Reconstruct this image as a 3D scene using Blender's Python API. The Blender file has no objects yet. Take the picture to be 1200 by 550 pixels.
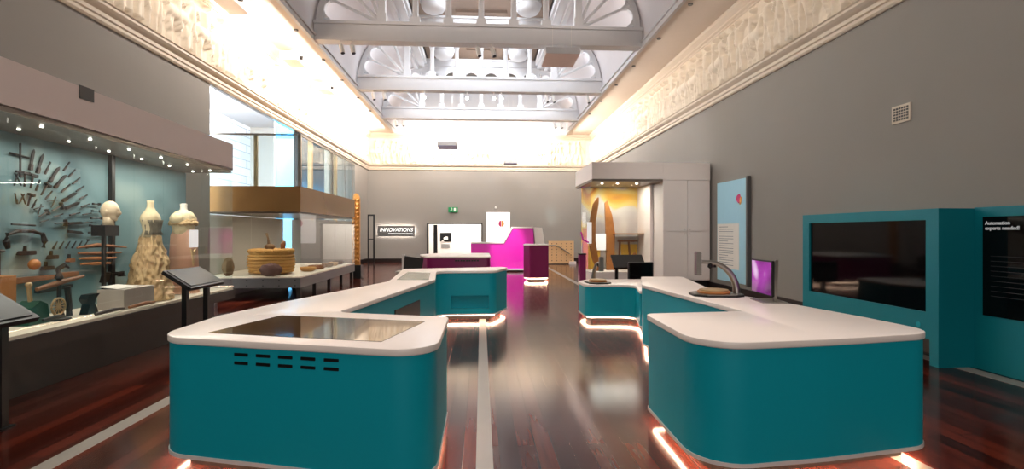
import bpy, bmesh, math, random
import numpy as np
from mathutils import Vector, Matrix
random.seed(7); rng = np.random.RandomState(11)
PI = math.pi
C = bpy.context.scene.collection

# ------------------------------------------------------------------ materials
def lin(c):
    return tuple((v/12.92 if v <= .04045 else ((v+.055)/1.055)**2.4) for v in c)
def rgb(r, g, b): return (*lin((r/255, g/255, b/255)), 1)
def mat(name, col, rough=.6, metal=0, var=.06, scale=6, bump=0, coat=0, emit=None, es=0, spec=.5):
    m = bpy.data.materials.new(name); m.use_nodes = True
    nt = m.node_tree; b = nt.nodes['Principled BSDF']
    b.inputs['Roughness'].default_value = rough; b.inputs['Metallic'].default_value = metal
    b.inputs['Specular IOR Level'].default_value = spec
    b.inputs['Coat Weight'].default_value = coat; b.inputs['Coat Roughness'].default_value = .08
    tc = nt.nodes.new('ShaderNodeTexCoord'); n = nt.nodes.new('ShaderNodeTexNoise')
    n.inputs['Scale'].default_value = scale; n.inputs['Detail'].default_value = 5
    nt.links.new(tc.outputs['Object'], n.inputs['Vector'])
    mx = nt.nodes.new('ShaderNodeMix'); mx.data_type = 'RGBA'
    mx.inputs['A'].default_value = tuple(c*(1-var) for c in col[:3])+(1,)
    mx.inputs['B'].default_value = tuple(min(1, c*(1+var)) for c in col[:3])+(1,)
    nt.links.new(n.outputs['Fac'], mx.inputs['Factor'])
    nt.links.new(mx.outputs['Result'], b.inputs['Base Color'])
    if bump:
        bp = nt.nodes.new('ShaderNodeBump'); bp.inputs['Strength'].default_value = bump
        bp.inputs['Distance'].default_value = .02
        nt.links.new(n.outputs['Fac'], bp.inputs['Height']); nt.links.new(bp.outputs['Normal'], b.inputs['Normal'])
    if emit:
        b.inputs['Emission Color'].default_value = emit; b.inputs['Emission Strength'].default_value = es
    return m

def glass(name, tint=(.96, .98, .97), refl=1.0, rough=.0):
    m = bpy.data.materials.new(name); m.use_nodes = True; nt = m.node_tree
    nt.nodes.remove(nt.nodes['Principled BSDF']); out = nt.nodes['Material Output']
    tr = nt.nodes.new('ShaderNodeBsdfTransparent'); tr.inputs['Color'].default_value = (*tint, 1)
    gl = nt.nodes.new('ShaderNodeBsdfGlossy'); gl.inputs['Roughness'].default_value = rough
    fr = nt.nodes.new('ShaderNodeLayerWeight'); fr.inputs['Blend'].default_value = .5
    pw = nt.nodes.new('ShaderNodeMath'); pw.operation = 'POWER'; pw.inputs[1].default_value = 5
    nt.links.new(fr.outputs['Facing'], pw.inputs[0])
    mu = nt.nodes.new('ShaderNodeMath'); mu.operation = 'MULTIPLY_ADD'; mu.inputs[1].default_value = .6*refl; mu.inputs[2].default_value = .035*refl
    ms = nt.nodes.new('ShaderNodeMixShader')
    nt.links.new(pw.outputs[0], mu.inputs[0]); nt.links.new(mu.outputs[0], ms.inputs['Fac'])
    nt.links.new(tr.outputs[0], ms.inputs[1]); nt.links.new(gl.outputs[0], ms.inputs[2])
    nt.links.new(ms.outputs[0], out.inputs['Surface'])
    return m

def floor_mat():
    m = bpy.data.materials.new('polished_jarrah_boards'); m.use_nodes = True; nt = m.node_tree
    b = nt.nodes['Principled BSDF']; L = nt.links.new
    tc = nt.nodes.new('ShaderNodeTexCoord'); mp = nt.nodes.new('ShaderNodeMapping')
    mp.inputs['Rotation'].default_value = (0, 0, PI/2)
    L(tc.outputs['Object'], mp.inputs['Vector'])
    br = nt.nodes.new('ShaderNodeTexBrick'); br.offset = .37; br.squash = 1
    br.inputs['Scale'].default_value = 1; br.inputs['Brick Width'].default_value = 2.7
    br.inputs['Row Height'].default_value = .13; br.inputs['Mortar Size'].default_value = .004
    br.inputs['Mortar Smooth'].default_value = .1; br.inputs['Bias'].default_value = -.1
    br.inputs['Color1'].default_value = rgb(96, 38, 25); br.inputs['Color2'].default_value = rgb(38, 15, 12)
    br.inputs['Mortar'].default_value = rgb(14, 7, 6)
    L(mp.outputs[0], br.inputs['Vector'])
    mp2 = nt.nodes.new('ShaderNodeMapping'); mp2.inputs['Scale'].default_value = (14, .8, 1)
    L(tc.outputs['Object'], mp2.inputs['Vector'])
    n = nt.nodes.new('ShaderNodeTexNoise'); n.inputs['Scale'].default_value = 2; n.inputs['Detail'].default_value = 6
    L(mp2.outputs[0], n.inputs['Vector'])
    mr = nt.nodes.new('ShaderNodeMapRange'); mr.inputs['To Min'].default_value = .55; mr.inputs['To Max'].default_value = 1.35
    L(n.outputs['Fac'], mr.inputs['Value'])
    vm = nt.nodes.new('ShaderNodeVectorMath'); vm.operation = 'SCALE'
    L(br.outputs['Color'], vm.inputs[0]); L(mr.outputs[0], vm.inputs['Scale'])
    L(vm.outputs[0], b.inputs['Base Color'])
    n2 = nt.nodes.new('ShaderNodeTexNoise'); n2.inputs['Scale'].default_value = .9; n2.inputs['Detail'].default_value = 4
    L(tc.outputs['Object'], n2.inputs['Vector'])
    m2 = nt.nodes.new('ShaderNodeMapRange'); m2.inputs['To Min'].default_value = .08; m2.inputs['To Max'].default_value = .2
    L(n2.outputs['Fac'], m2.inputs['Value']); L(m2.outputs[0], b.inputs['Roughness'])
    bp = nt.nodes.new('ShaderNodeBump'); bp.inputs['Strength'].default_value = .4; bp.inputs['Distance'].default_value = .006
    L(br.outputs['Fac'], bp.inputs['Height']); bp.invert = True; L(bp.outputs[0], b.inputs['Normal'])
    b.inputs['Specular IOR Level'].default_value = .22
    return m

def brick_mat():
    m = mat('white_painted_brick', rgb(235, 236, 238), .6); nt = m.node_tree; b = nt.nodes['Principled BSDF']
    tc = nt.nodes.new('ShaderNodeTexCoord'); mp = nt.nodes.new('ShaderNodeMapping'); mp.inputs['Rotation'].default_value = (PI/2, 0, PI/2)
    br = nt.nodes.new('ShaderNodeTexBrick'); br.inputs['Scale'].default_value = 1
    br.inputs['Brick Width'].default_value = 1.1; br.inputs['Row Height'].default_value = .4; br.inputs['Mortar Size'].default_value = .018
    br.inputs['Color1'].default_value = rgb(240, 240, 240); br.inputs['Color2'].default_value = rgb(226, 230, 234); br.inputs['Mortar'].default_value = rgb(170, 180, 190)
    sx = nt.nodes.new('ShaderNodeSeparateXYZ'); cx = nt.nodes.new('ShaderNodeCombineXYZ')
    nt.links.new(tc.outputs['Object'], sx.inputs[0]); nt.links.new(sx.outputs['Y'], cx.inputs['X']); nt.links.new(sx.outputs['Z'], cx.inputs['Y'])
    nt.links.new(cx.outputs[0], br.inputs['Vector']); nt.links.new(br.outputs['Color'], b.inputs['Base Color'])
    return m

def art_mat(name, stops, scale, seed):
    m = mat(name, rgb(230, 190, 90), .6); nt = m.node_tree; b = nt.nodes['Principled BSDF']
    tc = nt.nodes.new('ShaderNodeTexCoord'); mp = nt.nodes.new('ShaderNodeMapping'); mp.inputs['Location'].default_value = (seed, seed*.7, seed*.3)
    n = nt.nodes.new('ShaderNodeTexNoise'); n.inputs['Scale'].default_value = scale; n.inputs['Detail'].default_value = 1.2; n.inputs['Distortion'].default_value = .8
    cr = nt.nodes.new('ShaderNodeValToRGB'); cr.color_ramp.interpolation = 'EASE'
    nt.links.new(tc.outputs['Object'], mp.inputs[0]); nt.links.new(mp.outputs[0], n.inputs['Vector'])
    nt.links.new(n.outputs['Fac'], cr.inputs[0]); nt.links.new(cr.outputs[0], b.inputs['Base Color'])
    e = cr.color_ramp.elements
    e[0].position, e[0].color = stops[0]; e[1].position, e[1].color = stops[-1]
    for p, c in stops[1:-1]:
        x = e.new(p); x.color = c
    return m

def screen_reflection_mat():
    m = mat('painted_magenta_reflection', rgb(30, 10, 30), .15); nt = m.node_tree; b = nt.nodes['Principled BSDF']  # reflection of the magenta wall, painted as emission on the monitor glass
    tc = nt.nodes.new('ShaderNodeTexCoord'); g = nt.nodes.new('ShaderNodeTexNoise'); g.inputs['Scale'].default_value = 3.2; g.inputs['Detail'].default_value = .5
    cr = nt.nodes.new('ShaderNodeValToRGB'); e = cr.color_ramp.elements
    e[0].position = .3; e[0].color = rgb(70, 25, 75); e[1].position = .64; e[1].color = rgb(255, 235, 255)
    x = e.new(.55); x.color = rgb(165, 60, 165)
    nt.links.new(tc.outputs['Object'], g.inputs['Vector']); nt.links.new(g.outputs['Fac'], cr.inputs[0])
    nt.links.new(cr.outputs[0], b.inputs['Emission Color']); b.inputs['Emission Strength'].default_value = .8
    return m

M = dict(
 wall=mat('taupe_wall', rgb(139, 133, 126), .85, var=.04, scale=1.3),
 wallback=mat('taupe_wall_back', rgb(139, 133, 126), .85, var=.03, scale=1.3),
 soffit=mat('white_soffit_paint', rgb(206, 192, 178), .7, var=.03),
 cove=mat('white_cove_paint', rgb(214, 208, 208), .7, var=.03),
 truss=mat('white_truss_paint', rgb(205, 203, 203), .6, var=.03),
 lantern=mat('lantern_brown', rgb(150, 130, 115), .8, var=.1),
 louvre=mat('dark_louvre', rgb(50, 42, 38), .7),
 frieze=mat('plaster_frieze', rgb(228, 213, 192), .75, var=.08, scale=9),
 mould=mat('cream_moulding', rgb(206, 190, 170), .6, var=.03),
 base=mat('dark_timber_skirting', rgb(30, 18, 15), .35, var=.2),
 inlay=mat('grey_floor_inlay', rgb(150, 142, 132), .3, var=.05),
 floor=floor_mat(),
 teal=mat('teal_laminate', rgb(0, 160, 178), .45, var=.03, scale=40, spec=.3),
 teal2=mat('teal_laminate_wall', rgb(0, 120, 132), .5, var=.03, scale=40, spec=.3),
 white=mat('white_solid_surface', rgb(238, 226, 218), .28, var=.01),
 trimw=mat('white_trim', rgb(225, 220, 215), .4, var=.01),
 led=mat('warm_led', rgb(255, 200, 150), .5, emit=(1, .66, .46, 1), es=38),
 ledw=mat('white_led', rgb(255, 240, 230), .5, emit=(1, .95, .9, 1), es=14),
 screen=mat('black_glass_screen', rgb(9, 8, 9), .06, var=.1, spec=.3),
 touch=mat('bronze_black_touch_glass', rgb(44, 34, 27), .05, var=.15, scale=2, spec=.3),
 greyglass=mat('grey_green_inlay', rgb(150, 155, 140), .2, var=.03),
 black=mat('matt_black', rgb(7, 7, 8), .4, var=.1),
 casebrown=mat('dark_case_plinth', rgb(30, 22, 18), .5, var=.15),
 fascia=mat('pinkish_white_fascia', rgb(196, 178, 170), .6, var=.02),
 cab=mat('greige_cabinet', rgb(228, 216, 208), .55, var=.015),
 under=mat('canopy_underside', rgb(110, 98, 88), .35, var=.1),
 bronze=mat('bronze_canopy', rgb(150, 112, 66), .25, metal=.4, var=.15, scale=1.5),
 brass=mat('bronze_post', rgb(176, 146, 104), .4, metal=.2),
 steel=mat('brushed_steel', rgb(150, 146, 140), .3, metal=.9, var=.05),
 plate=mat('grey_metal_plate', rgb(104, 102, 100), .45, metal=.3),
 backpanel=art_mat('blue_green_printed_panel', [(.3, rgb(70, 100, 108)), (.48, rgb(98, 128, 134)), (.58, rgb(128, 150, 150)), (.7, rgb(150, 160, 150))], .9, 3),
 greyback=mat('grey_back_panel', rgb(165, 160, 152), .8, var=.03),
 deck=mat('cream_display_deck', rgb(222, 210, 190), .7, var=.04),
 iron=mat('dark_iron', rgb(26, 23, 24), .5, metal=.4, var=.2),
 wood=mat('warm_wood', rgb(134, 84, 48), .5, var=.25, scale=14),
 wood2=mat('honey_wood', rgb(176, 112, 56), .45, var=.25, scale=10),
 woodd=mat('dark_wood', rgb(40, 25, 20), .5, var=.25, scale=14),
 gilt=mat('gilded_carving', rgb(190, 130, 60), .4, metal=.4, var=.35, scale=22, bump=.6, emit=rgb(230, 150, 70), es=.0),
 skin=mat('cast_head_plaster', rgb(214, 190, 160), .5, var=.04),
 cream=mat('cream_chiffon', rgb(204, 172, 128), .8, var=.28, scale=12, bump=.8),
 creamt=mat('cream_bodice', rgb(214, 196, 160), .75, var=.12, scale=22, bump=.5),
 pink=mat('faded_pink_cloth', rgb(196, 150, 125), .8, var=.1, scale=8),
 lace=mat('grey_lace', rgb(120, 112, 96), .8, var=.4, scale=40),
 box=mat('grey_plinth', rgb(178, 168, 158), .6, var=.02),
 paper=mat('white_paper', rgb(235, 228, 218), .7, var=.02),
 straw=mat('coiled_straw', rgb(190, 140, 72), .8, var=.3, scale=30, bump=.5),
 fur=mat('brown_fibre', rgb(110, 84, 58), .9, var=.4, scale=40, bump=.8),
 purple=mat('purple_fibre', rgb(110, 78, 72), .9, var=.4, scale=50, bump=.8),
 green=mat('green_enamel', rgb(30, 74, 56), .4),
 magenta=mat('magenta_laminate', rgb(226, 44, 176), .25, var=.02),
 magdark=mat('deep_magenta_laminate', rgb(128, 6, 84), .32, var=.02),
 signw=mat('white_sign', rgb(245, 242, 240), .5, emit=(1, .98, .96, 1), es=.35),
 text=mat('grey_text', rgb(150, 150, 150), .6),
 texth=mat('pale_lettering', rgb(220, 220, 216), .5, emit=(1, 1, .97, 1), es=.9),
 textd=mat('dim_grey_lettering', rgb(130, 130, 130), .5, emit=(1, 1, 1, 1), es=.22), textl=mat('very_dim_lettering', rgb(26, 26, 28), .6),
 orange=mat('orange_print', rgb(210, 80, 30), .5),
 logop=mat('pink_logo', rgb(205, 50, 110), .5), logoo=mat('orange_logo', rgb(240, 160, 70), .5),
 blue=mat('pale_blue_panel', rgb(168, 214, 230), .4, var=.03),
 bluedeep=mat('blue_glazed_panel', rgb(40, 150, 205), .25, var=.1, emit=rgb(40, 150, 205), es=.0),
 art=art_mat('yellow_orange_artwork', [(.3, rgb(186, 178, 176)), (.44, rgb(206, 200, 192)), (.5, rgb(226, 196, 110)), (.56, rgb(220, 160, 50)), (.6, rgb(196, 120, 50)), (.64, rgb(222, 190, 120)), (.75, rgb(205, 198, 188))], 0.85, 9),
 yellow=mat('yellow_panel', rgb(236, 186, 70), .6, var=.08, scale=2),
 peg=mat('pale_birch_pegboard', rgb(222, 180, 130), .5, var=.05),
 bluelight=mat('light_blue_glazed_panel', rgb(90, 175, 225), .25, var=.12),
 exitg=mat('exit_green', rgb(0, 110, 60), .5, emit=rgb(0, 140, 75), es=.3),
 brick=brick_mat(), lobbyfloor=mat('lobby_floor', rgb(190, 185, 180), .5),
 lobbydark=mat('dark_lobby_boards', rgb(40, 24, 20), .5, var=.2),
 railglass=mat('reading_rail_glass', rgb(20, 23, 21), .3, spec=.2, var=.2),
 bulb=mat('lit_lamp_face', rgb(255, 250, 240), .5, emit=(1, .93, .8, 1), es=14),
 glass=glass('case_glass'), glassw=glass('window_glass', (.9, .96, .98)), screenrefl=screen_reflection_mat(),
 panelu=mat('panel_underside', rgb(205, 178, 165), .6), panelb=mat('lilac_panel_underside', rgb(215, 215, 245), .6),
)

# ------------------------------------------------------------------ mesh helpers
class MB:
    def __init__(s): s.v = []; s.f = []
    def add(s, vs, fs):
        o = len(s.v); s.v += [tuple(v) for v in vs]; s.f += [tuple(i+o for i in f) for f in fs]; return s
    def box(s, x0, x1, y0, y1, z0, z1):
        vs = [(x, y, z) for z in (z0, z1) for y in (y0, y1) for x in (x0, x1)]
        return s.add(vs, [(0, 2, 3, 1), (4, 5, 7, 6), (0, 1, 5, 4), (2, 6, 7, 3), (0, 4, 6, 2), (1, 3, 7, 5)])
    def cbox(s, c, size, R=None):
        h = [k/2 for k in size]; vs = []
        for z in (-1, 1):
            for y in (-1, 1):
                for x in (-1, 1):
                    p = Vector((x*h[0], y*h[1], z*h[2])); p = (R @ p) if R else p; vs.append(p+Vector(c))
        return s.add(vs, [(0, 2, 3, 1), (4, 5, 7, 6), (0, 1, 5, 4), (2, 6, 7, 3), (0, 4, 6, 2), (1, 3, 7, 5)])
    def prism(s, pts, z0, z1, ax='z', bev=0):
        rings = [(z0, 0), (z1, 0)] if not bev else [(z0, bev), (z0+bev, 0), (z1-bev, 0), (z1-bev*.3, bev*.3), (z1, bev)]
        n = len(pts); vs = []; fs = []
        for z, ins in rings:
            q = offset(pts, ins) if ins else pts
            for a, b in q:
                vs.append((a, b, z) if ax == 'z' else ((a, z, b) if ax == 'y' else (z, a, b)))
        k = len(rings)
        for r in range(k-1):
            for i in range(n):
                j = (i+1) % n; fs.append((r*n+i, r*n+j, (r+1)*n+j, (r+1)*n+i))
        fs.append(tuple(range(n))[::-1]); fs.append(tuple((k-1)*n+i for i in range(n)))
        return s.add(vs, fs)
    def tube(s, path, r, n=10, caps=True):
        path = [Vector(p) for p in path]; vs = []; fs = []
        rr = r if isinstance(r, (list, tuple)) else [r]*len(path)
        for i, p in enumerate(path):
            d = (path[min(i+1, len(path)-1)]-path[max(i-1, 0)]).normalized()
            a = d.cross(Vector((0, 0, 1)));
            if a.length < .02: a = d.cross(Vector((1, 0, 0)))
            a.normalize(); b = d.cross(a)
            for k in range(n):
                t = 2*PI*k/n; vs.append(p+(a*math.cos(t)+b*math.sin(t))*rr[i])
        for i in range(len(path)-1):
            for k in range(n):
                fs.append((i*n+k, i*n+(k+1) % n, (i+1)*n+(k+1) % n, (i+1)*n+k))
        if caps:
            fs.append(tuple(range(n))); fs.append(tuple((len(path)-1)*n+k for k in range(n))[::-1])
        return s.add(vs, fs)
    def lathe(s, c, prof, n=24, fn=None, sx=1, sy=1, rz=0):
        vs = []; fs = []; k = len(prof)
        for i, (r, z) in enumerate(prof):
            for j in range(n):
                t = 2*PI*j/n; q = r*(fn(t, i, z) if fn else 1)
                x, y = q*math.cos(t)*sx, q*math.sin(t)*sy
                vs.append((c[0]+x*math.cos(rz)-y*math.sin(rz), c[1]+x*math.sin(rz)+y*math.cos(rz), c[2]+z))
        for i in range(k-1):
            for j in range(n):
                fs.append((i*n+j, i*n+(j+1) % n, (i+1)*n+(j+1) % n, (i+1)*n+j))
        fs.append(tuple(range(n))[::-1]); fs.append(tuple((k-1)*n+j for j in range(n)))
        return s.add(vs, fs)
    def ell(s, c, r, n=16, m=10, fn=None, R=None):
        vs = []; fs = []
        for i in range(m+1):
            ph = PI*i/m
            for j in range(n):
                t = 2*PI*j/n
                d = Vector((math.sin(ph)*math.cos(t), math.sin(ph)*math.sin(t), math.cos(ph)))
                k = fn(d) if fn else 1
                p = Vector((d.x*r[0]*k, d.y*r[1]*k, d.z*r[2]*k))
                if R: p = R @ p
                vs.append(p+Vector(c))
        for i in range(m):
            for j in range(n):
                fs.append((i*n+j, (i+1)*n+j, (i+1)*n+(j+1) % n, i*n+(j+1) % n))
        return s.add(vs, fs)
    def build(s, name, m, parent=None, smooth=False, loc=None):
        me = bpy.data.meshes.new(name); me.from_pydata(s.v, [], s.f)
        bm = bmesh.new(); bm.from_mesh(me)
        if smooth or len(s.v) < 20000:
            bmesh.ops.remove_doubles(bm, verts=bm.verts, dist=1e-5)
            bmesh.ops.recalc_face_normals(bm, faces=bm.faces)
        if parent is not None and loc is None: loc = tuple(parent.location)
        if parent is not None: pl = parent.location
        if loc is not None:
            off = Vector(loc)
            if parent is not None and parent.parent is not None: off = off + parent.parent.location
            bmesh.ops.translate(bm, verts=bm.verts, vec=-off)
        bm.to_mesh(me); bm.free()
        if smooth:
            for p in me.polygons: p.use_smooth = True
            if smooth != 'all':
                try: me.set_sharp_from_angle(angle=math.radians(38))
                except Exception: pass
        me.materials.append(M[m] if isinstance(m, str) else m)
        o = bpy.data.objects.new(name, me); C.objects.link(o)
        if parent is not None: o.parent = parent; o.location = (0, 0, 0)
        elif loc is not None: o.location = loc
        return o
def offset(pts, d):
    """inset a closed outline by d (positive = inwards)."""
    n = len(pts); area = sum(pts[i][0]*pts[(i+1) % n][1]-pts[(i+1) % n][0]*pts[i][1] for i in range(n)); sg = 1 if area > 0 else -1
    out = []
    for i in range(n):
        p0, p1, p2 = Vector(pts[i-1]), Vector(pts[i]), Vector(pts[(i+1) % n])
        a = (p1-p0); b = (p2-p1)
        if a.length < 1e-6 or b.length < 1e-6: out.append(tuple(p1)); continue
        a.normalize(); b.normalize()
        na = Vector((-a.y, a.x))*sg; nb = Vector((-b.y, b.x))*sg; nn = na+nb
        if nn.length < 1e-3: nn = na
        nn.normalize(); k = max(.35, nn.dot(na)); out.append(tuple(p1+nn*(d/k)))
    return out
def rounded(pts, rad, seg=8):
    n = len(pts); out = []
    for i in range(n):
        r = rad[i] if isinstance(rad, (list, tuple)) else rad
        p0, p1, p2 = Vector(pts[i-1]), Vector(pts[i]), Vector(pts[(i+1) % n])
        a = (p0-p1); b = (p2-p1); la, lb = a.length, b.length; a.normalize(); b.normalize()
        ang = a.angle(b)
        if r <= 0 or ang > 3.1: out.append(tuple(p1)); continue
        t = min(r/math.tan(ang/2), la*.48, lb*.48); r2 = t*math.tan(ang/2)
        c = p1+(a+b).normalized()*(r2/math.sin(ang/2)); s0 = p1+a*t-c; s1 = p1+b*t-c
        a0 = math.atan2(s0.y, s0.x); a1 = math.atan2(s1.y, s1.x); da = (a1-a0+PI) % (2*PI)-PI
        for k in range(seg+1):
            q = a0+da*k/seg; out.append((c.x+r2*math.cos(q), c.y+r2*math.sin(q)))
    return out
def tag(o, label=None, cat=None, group=None, kind=None):
    if label: o['label'] = label
    if cat: o['category'] = cat
    if group: o['group'] = group
    if kind: o['kind'] = kind
    return o
def thing(name, label, cat, loc=(0, 0, 0), group=None, rz=0):
    o = bpy.data.objects.new(name, None); C.objects.link(o); o.location = loc; o.empty_display_size = .1
    o.rotation_euler = (0, 0, rz)
    return tag(o, label, cat, group)
def struct(mb, name, m, **k):
    o = mb.build(name, m, **k); o['kind'] = 'structure'; return o
def local(mb, name, m, parent, **k):
    """geometry already in the parent's own frame"""
    o = mb.build(name, m, None, **k); o.parent = parent; return o
def copy_tree(o, parent=None):
    c = o.copy(); C.objects.link(c)
    if parent is not None: c.parent = parent
    for ch in list(o.children): copy_tree(ch, c)
    return c
def subtract(o, cutters):
    for mb in cutters:
        c = mb.build('cutter', 'white')
        if o.parent: c.location = Vector(c.location)
        mo = o.modifiers.new('b', 'BOOLEAN'); mo.operation = 'DIFFERENCE'; mo.object = c; mo.solver = 'EXACT'
        bpy.context.view_layer.update()
        dg = bpy.context.evaluated_depsgraph_get(); me = bpy.data.meshes.new_from_object(o.evaluated_get(dg))
        o.modifiers.clear(); nm = o.data.name; o.data = me
        mm = M['white']
        bpy.data.objects.remove(c)
    return o
def text_mesh(name, body, size, m, parent, pos, rot, ext=.002, shear=0, align='LEFT', bold=0):
    cu = bpy.data.curves.new(name, 'FONT'); cu.body = body; cu.size = size; cu.extrude = ext; cu.shear = shear; cu.align_x = align; cu.offset = bold
    t = bpy.data.objects.new(name, cu); C.objects.link(t); bpy.context.view_layer.update()
    dg = bpy.context.evaluated_depsgraph_get(); me = bpy.data.meshes.new_from_object(t.evaluated_get(dg))
    bpy.data.objects.remove(t); me.materials.clear(); me.materials.append(M[m])
    o = bpy.data.objects.new(name, me); C.objects.link(o); o.parent = parent
    pl = parent.matrix_basis.translation.copy()
    if parent.parent: pl += parent.parent.location
    o.location = Vector(pos)-pl; o.rotation_euler = rot
    return o

# ------------------------------------------------------------------ the room
W = 5.75; D = 26.4; N0 = -6.0
FB, FT, SZ, SE = 5.0, 6.3, 6.57, 4.39            # frieze bottom/top, soffit height, soffit edge
struct(MB().box(-W-.3, W+.3, N0, D+3.4, -.15, 0), 'floor', 'floor')
OY0, OY1, OYM, OZ, OZB = 11.23, 23.7, 16.75, 4.79, 1.95
wl = MB()
wl.box(-W-.3, -W, N0, OY0, 0, 7).box(-W-.3, -W, OY0, OY1, OZ, 7).box(-W-.3, -W, OYM, OY1, 0, OZB).box(-W-.3, -W, OY1, D, 0, 7)
struct(wl, 'wall_left', 'wall')
struct(MB().box(W, W+.3, N0, D, 0, 7), 'wall_right', 'wall')
DX0, DX1, DZ = -2.71, 0.0, 1.95
wb = MB().box(-W-.3, DX0, D, D+.3, 0, 10.4).box(DX1, W+.3, D, D+.3, 0, 10.4).box(DX0, DX1, D, D+.3, DZ, 10.4)
struct(wb, 'wall_back', 'wallback')
struct(MB().box(-W-.3, W+.3, N0-.3, N0, 0, 10.4), 'wall_front', 'wall')
# skirtings
struct(MB().box(W-.03, W, N0, D, 0, .3), 'baseboard_right', 'base')
struct(MB().box(-W, -W+.03, N0, OY0, 0, .22).box(-W, -W+.03, OYM, D, 0, .22), 'baseboard_left', 'base')
struct(MB().box(-W, DX0-.06, D-.03, D, 0, .2).box(DX1+.06, W, D-.03, D, 0, .2), 'baseboard_back', 'base')
# inlaid strips in the floor
for i, (x0, x1, y0, y1) in enumerate([(-.035, .08, N0, D-1), (-2.94, -2.8, N0, D-1), (2.81, 2.95, N0, D-1), (5.38, 5.57, N0, D-1)]):
    struct(MB().box(x0, x1, y0, y1, -.02, .0015), 'trim_%d' % (i+1), 'inlay')
# ceiling
ce = MB()
for s in (-1, 1):
    a, b = sorted((s*SE, s*(W+.3))); ce.box(a, b, N0, D, SZ, SZ+.12)
struct(ce, 'ceiling_soffit', 'soffit').name = 'ceiling'
def cove_prof(x0, z0, x1, z1, k=14):
    out = [(x0, SZ+.12), (x0, z0)]
    for i in range(1, k+1):
        t = PI/2*i/k; out.append((x1+(x0-x1)*math.cos(t), z0+(z1-z0)*math.sin(t)))
    return out
LX, LZ = 2.63, 8.9
for s, nm in ((-1, 'left'), (1, 'right')):
    pr = cove_prof(SE, 6.95, LX, LZ); outer = [(x+.12, z+.1) for x, z in pr]
    poly = [(s*x, z) for x, z in pr] + [(s*x, z) for x, z in reversed(outer)]
    o = struct(MB().prism(poly, N0, D, ax='y'), 'ceiling', 'cove', smooth=True)
    # soffit edge bead and lantern kerb
    struct(MB().box(*sorted((s*(SE-.05), s*(SE+.03))), N0, D, SZ-.03, SZ+.1).box(*sorted((s*(SE-.09), s*(SE-.0))), N0, D, SZ+.1, SZ+.16), 'trim_%d' % (5 if s < 0 else 6), 'truss')
    struct(MB().box(*sorted((s*(LX-.14), s*(LX+.12))), N0, D, LZ-.02, LZ+.22).box(*sorted((s*(LX-.22), s*(LX-.1))), N0, D, LZ+.1, LZ+.3)
           .box(*sorted((s*(LX+.16), s*(LX+.3))), N0, D, LZ-.14, LZ+.02), 'trim_%d' % (7 if s < 0 else 8), 'truss')
    lv = MB().box(*sorted((s*(LX+.02), s*(LX+.12))), N0, D, LZ+.2, 10.4)
    struct(lv, 'ceiling', 'louvre')
lc = MB().box(-LX-.12, LX+.12, N0, D, 10.2, 10.4)
for k in range(9):
    y = N0+.4+k*3.65
    lc.box(-1.0, 1.0, y, y+2.6, 10.08, 10.2); lc.box(-.7, .7, y+.3, y+2.3, 10.02, 10.1)
struct(lc, 'ceiling', 'lantern')
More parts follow.
